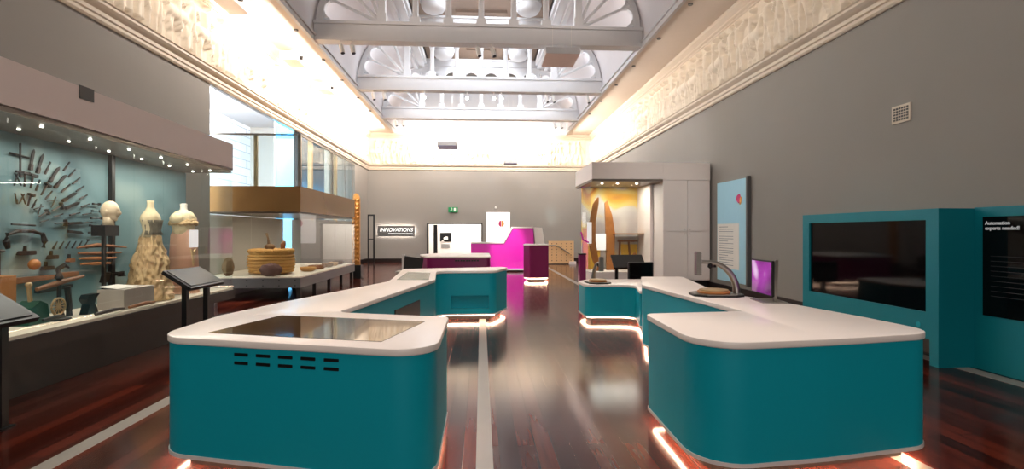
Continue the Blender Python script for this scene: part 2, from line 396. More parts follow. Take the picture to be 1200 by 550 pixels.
# frieze: carved procession in relief, as a real height field
def frieze_field(L, H, step, dens=1.0):
    nu, nv = int(L/step)+1, int(H/step)+1
    U, V = np.meshgrid(np.linspace(0, L, nu), np.linspace(0, H, nv)); Z = np.zeros_like(U)
    def cap(x0, y0, x1, y1, r0, r1, h):
        m = (U[0] > min(x0, x1)-.3) & (U[0] < max(x0, x1)+.3); u = U[:, m]; v = V[:, m]
        dx, dy = x1-x0, y1-y0; q = dx*dx+dy*dy+1e-9; t = np.clip(((u-x0)*dx+(v-y0)*dy)/q, 0, 1)
        r = r0+(r1-r0)*t; dd = np.hypot(u-x0-dx*t, v-y0-dy*t)/r
        Z[:, m] = np.maximum(Z[:, m], h*np.sqrt(np.clip(1-dd*dd, 0, 1)))
    x = .2; g = np.random.RandomState(int(L*100) % 97)
    while x < L-.3:
        if g.rand() < .28:      # horse and rider
            b = .55+g.rand()*.05; s = H/1.25
            cap(x, b*s, x+.45, (b+.02)*s, .13*s, .14*s, .09); cap(x+.45, (b+.05)*s, x+.62, .88*s, .09*s, .06*s, .08)
            cap(x+.62, .88*s, x+.76, .78*s, .05*s, .03*s, .08)
            for lx in (x-.02, x+.08, x+.4, x+.5):
                k = g.uniform(-.12, .12); cap(lx, .45*s, lx+k, .25*s, .045*s, .03*s, .06); cap(lx+k, .25*s, lx+k*1.5+.03, .04*s, .028*s, .022*s, .05)
            cap(x-.08, .6*s, x-.18, .3*s, .04*s, .02*s, .05)
            cap(x+.2, .7*s, x+.22, .96*s, .07*s, .09*s, .1); cap(x+.24, 1.1*s, x+.24, 1.12*s, .055*s, .055*s, .1)
            cap(x+.22, .92*s, x+.42, .8*s, .03*s, .025*s, .09); cap(x+.2, .66*s, x+.28, .34*s, .05*s, .03*s, .1)
            x += g.uniform(.62, .85)/dens
        else:
            s = H/1.25; lean = g.uniform(-.06, .06)
            cap(x+lean, .62*s, x+lean*1.6, .92*s, .08*s, .1*s, .1)
            cap(x+lean*2, 1.09*s, x+lean*2+.01, 1.12*s, .06*s, .055*s, .1)
            a = g.uniform(.08, .2)
            for sg in (-1, 1):
                k = g.uniform(0, .12)*sg; cap(x+sg*.04, .6*s, x+sg*.05+k, .32*s, .06*s, .045*s, .08); cap(x+sg*.05+k, .32*s, x+sg*.07+k*.6, .04*s, .04*s, .03*s, .07)
            cap(x+lean+.08, .95*s, x+a+.08, g.uniform(.6, 1.1)*s, .032*s, .025*s, .09); cap(x-.08, .95*s, x-.12-a*.5, g.uniform(.55, .9)*s, .032*s, .025*s, .08)
            if g.rand() < .6:
                for q in range(3): cap(x-.1+q*.05, .85*s, x-.14+q*.08, .12*s, .025*s, .035*s, .06)
            x += g.uniform(.24, .42)/dens
    Z *= 1.5; Z += .008*g.rand(*Z.shape)
    for k in range(1, int(L/1.6)+1):
        Z[:, np.abs(U[0]-k*1.6) < step*.6] = -.012
    return U, V, Z
def frieze_obj(name, L, H, step, fn):
    U, V, Z = frieze_field(L, H, step); nv, nu = U.shape
    vs = [fn(U[j, i], V[j, i], Z[j, i]) for j in range(nv) for i in range(nu)]
    fs = [(j*nu+i, j*nu+i+1, (j+1)*nu+i+1, (j+1)*nu+i) for j in range(nv-1) for i in range(nu-1)]
    mb = MB(); mb.v = vs; mb.f = fs
    o = mb.build(name, 'frieze', smooth='all'); o['kind'] = 'structure'; return o
frieze_obj('trim_9', D-4.5, FT-FB, .03, lambda u, v, h: (-W+.035+h, 4.5+u, FB+v))
frieze_obj('trim_10', D-4.5, FT-FB, .03, lambda u, v, h: (W-.035-h, D-u, FB+v))
frieze_obj('trim_11', 2*W, FT-FB, .04, lambda u, v, h: (-W+u, D-.035-h, FB+v))
# mouldings below and above the frieze
mp = [(0, -.30), (.03, -.30), (.05, -.27), (.05, -.22), (.07, -.2), (.07, -.14), (.11, -.1), (.14, -.06), (.14, -.02), (.16, 0), (0, 0)]
ms_ = [(0, .0), (.06, 0), (.06, .05), (.1, .08), (.1, .12), (.18, .2), (.2, .27), (0, .27)]
for k, (pr, z0) in enumerate(((mp, FB), (ms_, FT))):
    for i, (nm) in enumerate(('left', 'right', 'back')):
        if nm == 'back':
            pts = [(D-a, z0+b) for a, b in pr]; mb = MB().prism(pts, -W, W, ax='x')
        else:
            s = -1 if nm == 'left' else 1
            pts = [(s*(W-a), z0+b) for a, b in pr]; mb = MB().prism(pts, N0, D, ax='y')
        struct(mb, 'trim_%d' % (12+k*3+i), 'mould')
# end wall panelling above the soffit
ep = MB().box(-SE, SE, D-.1, D, SZ, SZ+.1).box(-SE, SE, D-.1, D, 7.35, 7.45)
for k in range(13):
    x = -SE+.3+k*(2*SE-.6)/12; ep.box(x-.06, x+.06, D-.08, D, SZ+.1, 7.35)
ep.box(-SE, SE, D-.06, D, SZ+.05, LZ+.1)
struct(ep, 'trim_18', 'truss')

# ------------------------------------------------------------------ roof trusses
BY = [4.6, 9.2, 13.8, 18.45, 23.0]
BH = .5; BT = SZ+.02+BH
def make_truss():
    t = thing('roof_truss', '', 'truss')
    bmv = MB().box(-SE+.02, SE-.02, -.14, .14, SZ+.02, BT-.06).box(-SE+.02, SE-.02, -.18, .18, SZ-.0, SZ+.1).box(-SE+.02, SE-.02, -.18, .18, BT-.08, BT)
    local(bmv, 'beam', 'truss', t)
    for k in range(-2, 3):
        x = k*.876; p = MB()
        p.box(x-.13, x+.13, -.13, .13, BT, BT+.16)
        p.lathe((x, 0, 0), [(.1, BT+.16), (.085, BT+.2), (.08, BT+.3), (.07, 8.05), (.09, 8.08), (.075, 8.1), (.1, 8.16), (.13, 8.24), (.15, 8.27)], 14)
        p.box(x-.16, x+.16, -.14, .14, 8.27, 8.36)
        local(p, 'post', 'truss', t, smooth=True)
    for s in (-1, 1):
        x = s*LX; p = MB().box(x-.12, x+.12, -.12, .12, BT, BT+.25).box(x-.09, x+.09, -.1, .1, BT+.25, 8.2).box(x-.13, x+.13, -.13, .13, 8.2, 8.4)
        local(p, 'post', 'truss', t)
        R = 1.66; fb = MB(); seg = 18; ri, ro = R-.13, R+.03
        arc = lambda r, a: (s*(LX+r*math.cos(a)), BT+r*math.sin(a)*1.02)
        pts = [arc(ro, PI/2*i/seg) for i in range(seg+1)]+[arc(ri, PI/2*i/seg) for i in range(seg, -1, -1)]
        fb.prism(pts, -.09, .09, ax='y')
        angs = [PI/2*q/4 for q in (.15, 1.1, 2.05, 3.0, 3.9)]
        for a in angs[1:4]:
            d = Vector((s*math.cos(a), 0, math.sin(a))); c0 = Vector((s*LX, 0, BT))
            fb.tube([c0+d*.12, c0+d*.3, c0+d*(ri-.16)], [.065, .045, .04], 8); fb.tube([c0+d*(ri-.2), c0+d*(ri-.12), c0+d*(ri+.03)], [.045, .08, .09], 8)
        for a0, a1 in zip(angs[:-1], angs[1:]):     # scalloped lobes between the spokes
            am = (a0+a1)/2; hw = (a1-a0)/2*.98; lo = []
            for i in range(9):
                q = am-hw+2*hw*i/8; lo.append(arc(ri+.01, q))
            for i in range(8, -1, -1):
                q = am-hw+2*hw*i/8; e = abs(i-4)/4; lo.append(arc(ri-.17*e**2.5-.005, q))
            fb.prism(lo, -.06, .06, ax='y')
        local(fb, 'fan_bracket', 'truss', t)
    ar = MB()
    for k in range(-3, 3):      # arcade
        xc = (k+.5)*.876; r = .36; pts = [(xc-.438, 8.36), (xc-.438, 8.92), (xc+.438, 8.92), (xc+.438, 8.36)]
        pts += [(xc+r*math.cos(PI*i/12), 8.36+r*1.05*math.sin(PI*i/12)) for i in range(0, 13)]
        ar.prism(pts, -.08, .08, ax='y')
        rim = [(xc+(r+.04)*math.cos(PI*i/12), 8.36+(r+.04)*1.05*math.sin(PI*i/12)) for i in range(13)]+[(xc+(r-.03)*math.cos(PI*i/12), 8.36+(r-.03)*1.05*math.sin(PI*i/12)) for i in range(12, -1, -1)]
        ar.prism(rim, -.11, .11, ax='y')
    local(ar, 'arcade', 'truss', t)
    local(MB().box(-LX-.05, LX+.05, -.13, .13, 8.92, 9.22).box(-LX-.05, LX+.05, -.17, .17, 9.16, 9.24), 'upper_chord', 'truss', t)
    return t
tr = make_truss()
TL = {2: 'largest white timber roof truss, nearest of the three crossing the ceiling', 3: 'middle white timber roof truss, second of the three crossing the ceiling', 4: 'farthest white timber roof truss, smallest, just before the end wall',
      }
first = True
for i in (2, 3, 4):
    o = tr if first else copy_tree(tr); first = False
    o.location = (0, BY[i], 0); tag(o, TL[i], 'roof truss', 'roof trusses')
# round white drums hanging in the lantern
for (x, y, l) in ((-1.62, 17.6, 'left of the nearer pair'), (1.62, 17.6, 'right of the nearer pair'), (-1.62, 22.3, 'left of the farther pair'), (1.62, 22.3, 'right of the farther pair')):
    prof = [(.02, 0), (.2, .03), (.34, .1), (.42, .22), (.44, .34), (.47, .36), (.47, .42), (.44, .44), (.44, 1.24)]
    o = MB().lathe((0, 0, 0), prof, 28).build('ceiling_drum', 'truss', smooth=True); o.location = (x, y, 9.0)
    tag(o, 'round bottomed white drum hanging high in the roof lantern, '+l, 'ceiling drum', 'drums in the roof lantern')

# ------------------------------------------------------------------ left: opening into the bright lobby
lob = MB().box(-12.3, -12, 8, D+1, 0, 7)
struct(lob, 'wall_lobby', 'brick')
struct(MB().box(-12.3, -W-.3, 7.7, 8, 0, 7).box(-12.3, -W-.3, D+1, D+1.3, 0, 7), 'wall_lobby_end', 'greyback').name = 'wall_lobby_end'
struct(MB().box(-12.3, -W-.3, 7.7, D+1.3, -.15, 0), 'floor', 'lobbydark')
struct(MB().box(-12.3, -W-.3, 7.7, D+1.3, 7, 7.2), 'ceiling', 'truss')
# sloping white ceiling plane and blue glazed bay seen through the opening
struct(MB().prism([(-12, 5.2), (-12, 7), (-9.6, 7)], 8, 19.5, ax='y'), 'ceiling', 'truss')
bb = thing('glazed_bay', 'tall blue tinted glazed bay standing beyond the left wall opening', 'glass bay', (-7.2, 19.2, 0))
MB().box(-7.5, -6.75, 19.2, 19.28, 0, 4.95).build('blue_panel', 'bluelight', bb)
MB().box(-7.5, -6.75, 19.2, 19.28, 4.95, 5.8).box(-6.83, -6.75, 19.28, 22.5, .0, 5.8).build('blue_panel', 'bluedeep', bb)
MB().box(-7.54, -7.5, 19.15, 19.3, 0, 5.85).box(-6.75, -6.7, 19.12, 19.22, 0, 5.85).box(-7.54, -6.7, 19.13, 19.19, 2.9, 2.94).build('frame', 'steel', bb)
# window frame, mullions, panes
wf = MB().box(-W-.2, -W-.1, OY0, OY0+.05, 0, OZ).box(-W-.2, -W-.1, OY0, OY1, OZ-.05, OZ).box(-W-.2, -W-.1, OY1-.06, OY1, OZB, OZ).box(-W-.2, -W-.1, OYM, OY1, OZB, OZB+.06)
win = struct(wf, 'window_1', 'steel')
for y, w, mt in ((16.75, .07, 'black'), (18.1, .14, 'brass'), (20.0, .06, 'steel'), (21.1, .12, 'brass'), (22.4, .06, 'steel')):
    MB().box(-W-.22, -W-.08, y-w/2, y+w/2, OZB, OZ-.05).build('window_frame', mt, win)
ys = [16.75, 18.1, 20, 21.1, 22.4, 23.66]
for a, b in zip(ys[:-1], ys[1:]):
    MB().box(-W-.155, -W-.145, a+.05, b-.05, OZB+.06, OZ-.05).build('window_pane', 'glassw', win)

# ------------------------------------------------------------------ back wall: doorway, signs
bk = MB().box(DX0-.06, DX0, D-.05, D+.3, 0, DZ+.06).box(DX1, DX1+.06, D-.05, D+.3, 0, DZ+.06).box(DX0-.06, DX1+.06, D-.05, D+.3, DZ, DZ+.06)
struct(bk, 'door_1', 'black')
struct(MB().box(-4.5, 2.5, D+3.1, D+3.4, 0, 3.2).box(-4.5, -4.3, D+.3, D+3.1, 0, 3.2).box(2.3, 2.5, D+.3, D+3.1, 0, 3.2), 'wall_gallery', 'paper')
struct(MB().box(-4.5, 2.5, D+.3, D+3.4, 3.2, 3.4), 'ceiling', 'paper')
o = MB().box(-2.47, -2.28, D+.35, D+.5, 0, DZ-.03).build('door_post', 'black'); tag(o, 'narrow black upright just inside the bright back doorway', 'post')
ps = thing('wall_poster', 'black square poster with white shapes on the white wall through the doorway', 'poster', (-2.1, D+3.08, 1.3))
MB().box(-2.35, -1.72, D+3.06, D+3.1, 1.0, 1.5).build('sheet', 'black', ps)
MB().prism([(-2.15, 1.12), (-2.15, 1.22), (-2.05, 1.28), (-1.92, 1.28), (-1.9, 1.12)], D+3.05, D+3.06, ax='y').prism([(-2.3, 1.0), (-2.2, 1.08), (-2.1, 1.0)], D+3.05, D+3.06, ax='y').build('print', 'paper', ps)
tl = MB()
for k in range(5): tl.box(-2.3, -1.8, D+3.07, D+3.1, .84-k*.05, .862-k*.05)
tl.build('caption_lines', 'text', ps)
# exit sign
ex = thing('exit_sign', 'green illuminated running man exit sign high on the back wall', 'sign', (-1.44, D-.06, 2.68))
MB().box(-1.68, -1.2, D-.08, D-.03, 2.56, 2.82).build('case', 'exitg', ex)
rm = MB().ell((-1.5, D-.085, 2.765), (.022, .004, .022), 10, 6)
rm.tube([(-1.5, D-.085, 2.74), (-1.52, D-.085, 2.68)], .014, 6).tube([(-1.52, D-.085, 2.68), (-1.48, D-.085, 2.65), (-1.5, D-.085, 2.6)], .011, 6).tube([(-1.52, D-.085, 2.68), (-1.56, D-.085, 2.65), (-1.59, D-.085, 2.65)], .011, 6).tube([(-1.5, D-.085, 2.73), (-1.45, D-.085, 2.72)], .008, 6)
rm.box(-1.4, -1.3, D-.088, D-.082, 2.6, 2.78)
rm.build('running_man', 'paper', ex)
o = MB().lathe((0, 0, 0), [(.05, 0), (.06, .03), (.04, .06)], 14).build('wall_sensor', 'trimw', smooth=True); o.location = (.74, D-.005, 2.8); o.rotation_euler = (PI/2, 0, 0)
tag(o, 'small round white sensor on the back wall above the white banner', 'sensor')
# INNOVATIONS sign
sg = thing('gallery_sign', 'backlit grey INNOVATIONS plate at the left of the back wall', 'sign', (-4.3, D-.1, 1.6))
MB().box(-5.24, -3.38, D-.13, D-.1, 1.32, 1.86).build('plate', 'plate', sg)
MB().box(-5.2, -3.42, D-.09, D-.075, 1.36, 1.82).build('backlight', 'ledw', sg)
text_mesh('lettering', 'INNOVATIONS', .27, 'texth', sg, (-5.14, D-.14, 1.57), (PI/2, 0, 0), shear=.25, ext=.004, bold=.0005).scale = (.9, 1, 1)
MB().box(-4.7, -3.48, D-.136, D-.13, 1.44, 1.475).build('underline', 'texth', sg)
# white banner
bn = thing('wall_banner', 'tall white banner with pink and orange logo on the back wall', 'banner', (.87, D-.05, 1.7))
MB().box(.26, 1.48, D-.07, D-.02, .98, 2.56).build('panel', 'signw', bn)
MB().prism([(1.02+.13*math.cos(a), 1.98+.16*math.sin(a)) for a in [PI*.5+PI*i/10 for i in range(11)]], D-.08, D-.07, ax='y').build('logo', 'logop', bn)
MB().prism([(1.04+.13*math.cos(a), 1.98+.16*math.sin(a)) for a in [-PI*.5+PI*i/10 for i in range(11)]], D-.08, D-.07, ax='y').build('logo', 'logoo', bn)
# pegboard
pg = thing('pegboard_screen', 'pale timber pegboard screen with black tubes standing by the back wall', 'pegboard', (3.8, 24.3, 0))
MB().box(3.2, 4.42, 24.25, 24.32, .04, 1.12).build('board', 'peg', pg)
for i in range(5):
    for j in range(7): MB().ell((3.36+i*.23, 24.25, .18+j*.135), (.024, .006, .024), 8, 5).build('peg_hole', 'casebrown', pg, smooth=True)
MB().tube([(3.22, 24.2, .9), (3.5, 24.2, .92), (3.8, 24.2, .78), (4.05, 24.2, .62), (4.2, 24.2, .5)], .022, 8).build('tube', 'steel', pg, smooth=True)
MB().box(4.2, 4.5, 24.1, 24.4, 0, .14).build('foot', 'trimw', pg)

# ------------------------------------------------------------------ teal islands
def ins_round(raw, rad, d):
    n = len(raw); area = sum(raw[i][0]*raw[(i+1) % n][1]-raw[(i+1) % n][0]*raw[i][1] for i in range(n)); sg = 1 if area > 0 else -1
    if not isinstance(rad, (list, tuple)): rad = [rad]*n
    rr = []
    for i in range(n):
        a = Vector(raw[i])-Vector(raw[i-1]); b = Vector(raw[(i+1) % n])-Vector(raw[i])
        convex = (a.x*b.y-a.y*b.x)*sg > 0
        rr.append(max(.01, rad[i]-d) if convex else rad[i]+d)
    return rounded(offset(raw, d), rr)
def counter(root, raw, rad, ztop, body='teal', thick=.045, inset=.012, top='white', led=True, zb=.095, plinth=.13, cut=None):
    MB().prism(ins_round(raw, rad, 0), ztop-thick, ztop, bev=.006).build('countertop', top, root, smooth=True)
    bo = ins_round(raw, rad, inset)
    b = MB().prism(bo, zb+.02, ztop-thick).build('body', body, root, smooth=True)
    if cut: subtract(b, cut)
    MB().prism(ins_round(raw, rad, inset-.006), zb-.005, zb+.02).build('bottom_trim', 'trimw', root, smooth=True)
    pl = ins_round(raw, rad, plinth); MB().prism(pl, 0, zb-.005).build('plinth', 'casebrown', root)
    if led:
        a, b2 = ins_round(raw, rad, .05), ins_round(raw, rad, .066); n = len(a); mb = MB(); vs = []
        for ring, z in ((a, zb-.006), (b2, zb-.006), (b2, zb-.018), (a, zb-.018)):
            vs += [(p[0], p[1], z) for p in ring]
        fs = []
        for r in range(4):
            for i in range(n):
                j = (i+1) % n; q = (r+1) % 4; fs.append((r*n+i, r*n+j, q*n+j, q*n+i))
        mb.add(vs, fs); mb.build('led_strip', 'led', root)
    return root
# left island
ZT = .87
LP = [(-2.13, 3.47), (-.26, 2.93), (-.26, 4.13), (-1.22, 4.42), (-.66, 7.4), (-.78, 9.0), (.25, 9.0), (.5, 9.75), (.42, 9.98), (-1.43, 9.52), (-1.27, 7.15), (-1.94, 5.05), (-2.13, 4.3)]
LR = [.3, .22, .06, .12, .25, .22, .18, .08, .05, .1, .25, .4, .2]
li = thing('display_counter', 'teal zigzag counter with white top and a large dark touchscreen, at left', 'counter', (-1.2, 4, 0), 'teal counters')
cut = [MB().box(-.53, .13, 8.7, 9.09, .2, .43)]
counter(li, LP, LR, ZT, cut=cut)
MB().prism([(-1.835, 3.562), (-.616, 3.205), (-.426, 3.907), (-1.62, 4.268)], ZT, ZT+.003).build('touchscreen', 'touch', li)
# grey inlay on the far arm
MB().prism([(-1.2, 7.35), (-.74, 7.3), (-.84, 8.55), (-1.24, 8.75)], ZT, ZT+.003).build('inlay_panel', 'greyglass', li)
# slots on the front face
f0, f1 = Vector((-2.13, 3.47)), Vector((-.26, 2.93)); fd = (f1-f0).normalized(); fn = Vector((fd.y, -fd.x)); ang = math.atan2(fd.y, fd.x)
for r in range(2):
    for k in range(5):
        p = f0+fd*(.652+k*.157); c = (p.x-fn.x*.012, p.y-fn.y*.012, .781-r*.053)
        sl = rounded([(-.05, -.01), (.05, -.01), (.05, .01), (-.05, .01)], .004, 4)
        mb = MB(); n = len(sl)
        vs = [(c[0]+a*fd.x+w*fn.x, c[1]+a*fd.y+w*fn.y, c[2]+b) for w in (-.01, .0025) for a, b in sl]
        mb.add(vs, [(i, (i+1) % n, n+(i+1) % n, n+i) for i in range(n)]+[tuple(range(n)), tuple(range(n, 2*n))])
        mb.build('vent_slot', 'black', li)
# dark recess on the inner side of the arm
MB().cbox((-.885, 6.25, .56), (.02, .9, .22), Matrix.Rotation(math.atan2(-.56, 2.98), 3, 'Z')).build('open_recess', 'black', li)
# right island
RP = [(1.36, 4.2), (1.33, 3.02), (2.2, 3.12), (3.1, 3.28), (3.06, 3.9), (2.93, 4.7), (2.78, 5.3), (2.78, 6.2), (3.06, 7.62), (2.42, 7.64), (2.07, 6.5), (2.26, 4.27)]
RR = [.09, .3, .5, .24, .4, .6, .3, .3, .06, .05, .2, .07]
ri = thing('display_counter', 'teal zigzag counter with plain white top at right, carrying the microscope', 'counter', (2.2, 4, 0), 'teal counters')
counter(ri, RP, RR, ZT)
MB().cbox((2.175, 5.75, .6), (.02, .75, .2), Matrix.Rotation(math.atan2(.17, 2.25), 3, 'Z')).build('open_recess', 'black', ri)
rw = thing('low_counter', 'lower teal counter wing with white top joined behind the right counter', 'counter', (2.3, 9, 0))
WP = [(1.77, 8.66), (2.62, 8.6), (2.4, 7.66), (2.98, 7.66), (3.3, 8.6), (3.15, 9.6), (2.0, 9.6), (1.77, 9.3)]
counter(rw, WP, [.14, .2, .04, .04, .1, .1, .14, .1], .65)

# ------------------------------------------------------------------ magenta group
mc = thing('low_counter', 'long low deep magenta counter with white top in front of the doorway', 'counter', (-.6, 14.6, 0))
counter(mc, [(-1.5, 14.2), (.26, 14.1), (.26, 16.6), (-1.3, 16.7), (-1.85, 15.6)], .12, .87, body='magdark')
ms2 = MB()
for k in range(9): ms2.box(-.72+k*.075, -.67+k*.075, 14.125, 14.2, .74, .78)
ms2.build('vent_slots', 'black', mc)
mw = thing('magenta_wall', 'bright magenta stepped display wall rising to a tall right end', 'display wall', (1, 20, 0))
MB().prism([(-.4, .12), (-.4, 1.1), (.9, 1.1), (1.25, 1.7), (2.02, 1.7), (2.1, .12)], 19.9, 20.5, ax='y').build('panel', 'magenta', mw)
MB().prism([(-.42, 1.1), (.88, 1.1), (1.23, 1.7), (2.02, 1.7), (2.02, 1.75), (1.2, 1.75), (.86, 1.15), (-.42, 1.15)], 19.88, 20.55, ax='y').build('cap', 'white', mw)
MB().prism([(2.03, 1.74), (2.38, 1.72), (2.5, 1.0), (2.12, 1.0)], 19.95, 20.5, ax='y').build('side_panel', 'paper', mw)
MB().box(-.4, 2.1, 19.86, 20.5, .06, .12).build('bottom_trim', 'trimw', mw)
MB().box(-.3, 2.4, 20.0, 20.4, 0, .06).build('plinth', 'casebrown', mw)
mp_ = thing('plinth', 'freestanding deep magenta pedestal with white top before the magenta wall', 'pedestal', (1.7, 16.3, 0)); mp_.name = 'display_pedestal'
counter(mp_, [(1.33, 16.25), (1.5, 15.95), (2.13, 16.05), (2.2, 16.7), (1.45, 16.9)], .05, 1.16, body='magdark')
# little kiosk in front of the magenta counter
kk = thing('monitor_kiosk', 'grey monitor on a thin stand at the left end of the magenta counter', 'monitor', (-1.9, 13.4, 0))
MB().prism([(-2.02, .55), (-1.98, .93), (-1.5, .86), (-1.55, .52)], 13.4, 13.46, ax='y').build('screen', 'casebrown', kk)
MB().box(-2.2, -1.55, 13.2, 13.75, .5, .53).build('shelf', 'steel', kk)
MB().box(-2.06, -1.98, 13.45, 13.5, 0, .96).build('upright', 'trimw', kk)
MB().box(-2.2, -1.7, 13.3, 13.7, 0, .03).build('base', 'steel', kk)

# ------------------------------------------------------------------ showcase 1 (left, near)
CX, CB, CY0, CY1, CZ = -4.1, -4.85, 1.0, 8.73, .63
c1 = thing('showcase', 'long glass showcase with pinkish white canopy on the left wall, holding tools and dresses', 'showcase', (-4.6, 5, 0))
MB().box(-W+.04, CX+.03, CY0, CY1, .46, CZ-.03).build('base_frame', 'casebrown', c1)
MB().box(-W+.04, CX-.25, CY0, CY1-.1, 0, .46).build('plinth', 'black', c1)
MB().box(CB, CX, CY0, CY1, CZ-.03, CZ).build('deck', 'deck', c1)
MB().box(CB-.06, CB, CY0, CY1, CZ, 2.7).build('back_panel', 'backpanel', c1)
MB().box(CB-.0, CB+.05, 6.97, 7.03, CZ, 2.6).build('divider', 'black', c1)
# canopy: fascia deepens away from the camera
def quad_prism(ptsA, ptsB):  # two xz-polygons at two Y values
    (ya, A), (yb, B) = ptsA, ptsB; n = len(A); vs = [(x, ya, z) for x, z in A]+[(x, yb, z) for x, z in B]
    return MB().add(vs, [(i, (i+1) % n, n+(i+1) % n, n+i) for i in range(n)]+[tuple(range(n))[::-1], tuple(range(n, 2*n))])
quad_prism((CY0, [(-W+.01, 2.72), (CX, 2.72), (CX, 3.1), (-W+.01, 3.1)]), (CY1, [(-W+.01, 2.57), (CX, 2.57), (CX, 3.0), (-W+.01, 3.0)])).build('canopy', 'fascia', c1)
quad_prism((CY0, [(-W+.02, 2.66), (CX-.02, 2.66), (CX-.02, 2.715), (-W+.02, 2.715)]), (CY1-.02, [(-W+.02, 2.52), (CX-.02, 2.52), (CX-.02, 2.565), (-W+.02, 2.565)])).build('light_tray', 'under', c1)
gy = [CY0, 2.6, 4.2, 5.75, 6.55, 7.45, 8.0, CY1]
gy = [CY0, 3.0, 4.7, 5.72, 6.32-.0, 6.9-.02, 7.8, CY1]
for a, b in zip(gy[:-1], gy[1:]):
    MB().box(CX-.01, CX, a+.004, b-.004, CZ, 2.6).build('glass_pane', 'glass', c1)
MB().box(CB, CX-.012, CY1-.012, CY1-.002, CZ, 2.55).build('glass_pane', 'glass', c1)
MB().box(-4.1, -4.093, 5.48, 5.68, 2.92, 3.055).build('canopy_vent', 'black', c1)
dl = 0
for y in np.arange(3.4, 8.7, .62):
    for x in (-4.28, -4.62):
        zz = 2.66+(2.52-2.66)*(y-CY0)/(CY1-CY0)-.012
        MB().lathe((x, y+(.15 if x < -4.5 else 0), zz), [(.014, 0), (.014, .012)], 10).build('downlight', 'bulb', c1)
# tools on the back panel, a fan around (Y 5.7, z 1.62)
FX = CB+.012
def place_tool(o, y, z, a, label, group):
    o.location = (FX, y, z); o.rotation_euler = (a, 0, 0); tag(o, label, 'tool', group)
def tool_hammer():   # handle along +Z
    t = thing('hammer', '', 'tool'); local(MB().tube([(0.02, 0, -.1), (.02, 0, .1)], .011, 8), 'handle', 'woodd', t); local(MB().cbox((.02, 0, .11), (.035, .1, .03)).cbox((.02, .05, .11), (.04, .02, .045)), 'head', 'iron', t); return t
def tool_blade(L=.28, w=.035):
    t = thing('blade', '', 'tool'); t.name = 'hand_saw'
    local(MB().prism([(-w*.5, -L/2+.07), (w*.5, -L/2+.07), (w*.7, L/2-.03), (w*.2, L/2), (-w*.5, L/2-.05)], .008, .018, ax='x'), 'blade', 'iron', t)
    local(MB().prism(rounded([(-.02, -L/2), (.02, -L/2), (.016, -L/2+.08), (-.016, -L/2+.08)], .008, 3), .003, .03, ax='x'), 'handle', 'woodd', t); return t
def tool_chisel():
    t = thing('chisel', '', 'tool'); local(MB().tube([(.015, 0, -.09), (.015, 0, -.0)], [.012, .014], 8), 'handle', 'woodd', t)
    local(MB().prism([(-.006, 0), (.006, 0), (.01, .1), (-.01, .1)], .008, .018, ax='x'), 'blade', 'iron', t); return t
def tool_tongs():
    t = thing('tongs', '', 'tool'); local(MB().tube([(.015, -.06, -.09), (.015, -.01, .02), (.015, .03, .09)], .009, 6), 'arm', 'iron', t); local(MB().tube([(.015, .06, -.09), (.015, .01, .02), (.015, -.03, .09)], .009, 6), 'arm', 'iron', t); return t
CYF, CZF = 5.68, 1.6
tools = {'h': tool_hammer(), 'b': tool_blade(), 'c': tool_chisel(), 't': tool_tongs()}
used = set()
names = {'h': 'hammer', 'b': 'long dark blade', 'c': 'thin chisel', 't': 'pair of tongs'}
rings = [(.74, 'outer', 'bbcbbcbbcbb', 80, -4, .85), (.5, 'second', 'thhchcthch', 96, 6, .7), (.3, 'third', 'cthcthc', 102, 14, .6), (.93, 'outermost', 'cccccccc', 50, 4, .75)]
for R_, rn, seq, a0, a1, sc in rings:
    for i, ch in enumerate(seq):
        a = math.radians(a0+(a1-a0)*i/(len(seq)-1)); y = CYF+R_*math.cos(a)*.98; z = CZF+R_*math.sin(a)
        src = tools[ch]; o = src if ch not in used else copy_tree(src); used.add(ch)
        o.scale = (1, sc, sc)
        place_tool(o, y, z, a-PI/2, 'dark %s in the %s ring of the showcase tool fan' % (names[ch], rn), '%ss in the %s ring of tools' % (names[ch], rn))
cr = thing('cross_bow', 'black cross shaped iron tool at the top of the tool fan', 'tool', (FX+.01, 5.72, 2.3)); cr.name = 'iron_cross'
MB().tube([(FX+.02, 5.66, 2.12), (FX+.02, 5.66, 2.48)], .01, 8).tube([(FX+.02, 5.54, 2.36), (FX+.02, 5.76, 2.34)], .012, 8).tube([(FX+.02, 5.61, 2.18), (FX+.02, 5.71, 2.18)], .012, 8).build('bars', 'iron', cr)
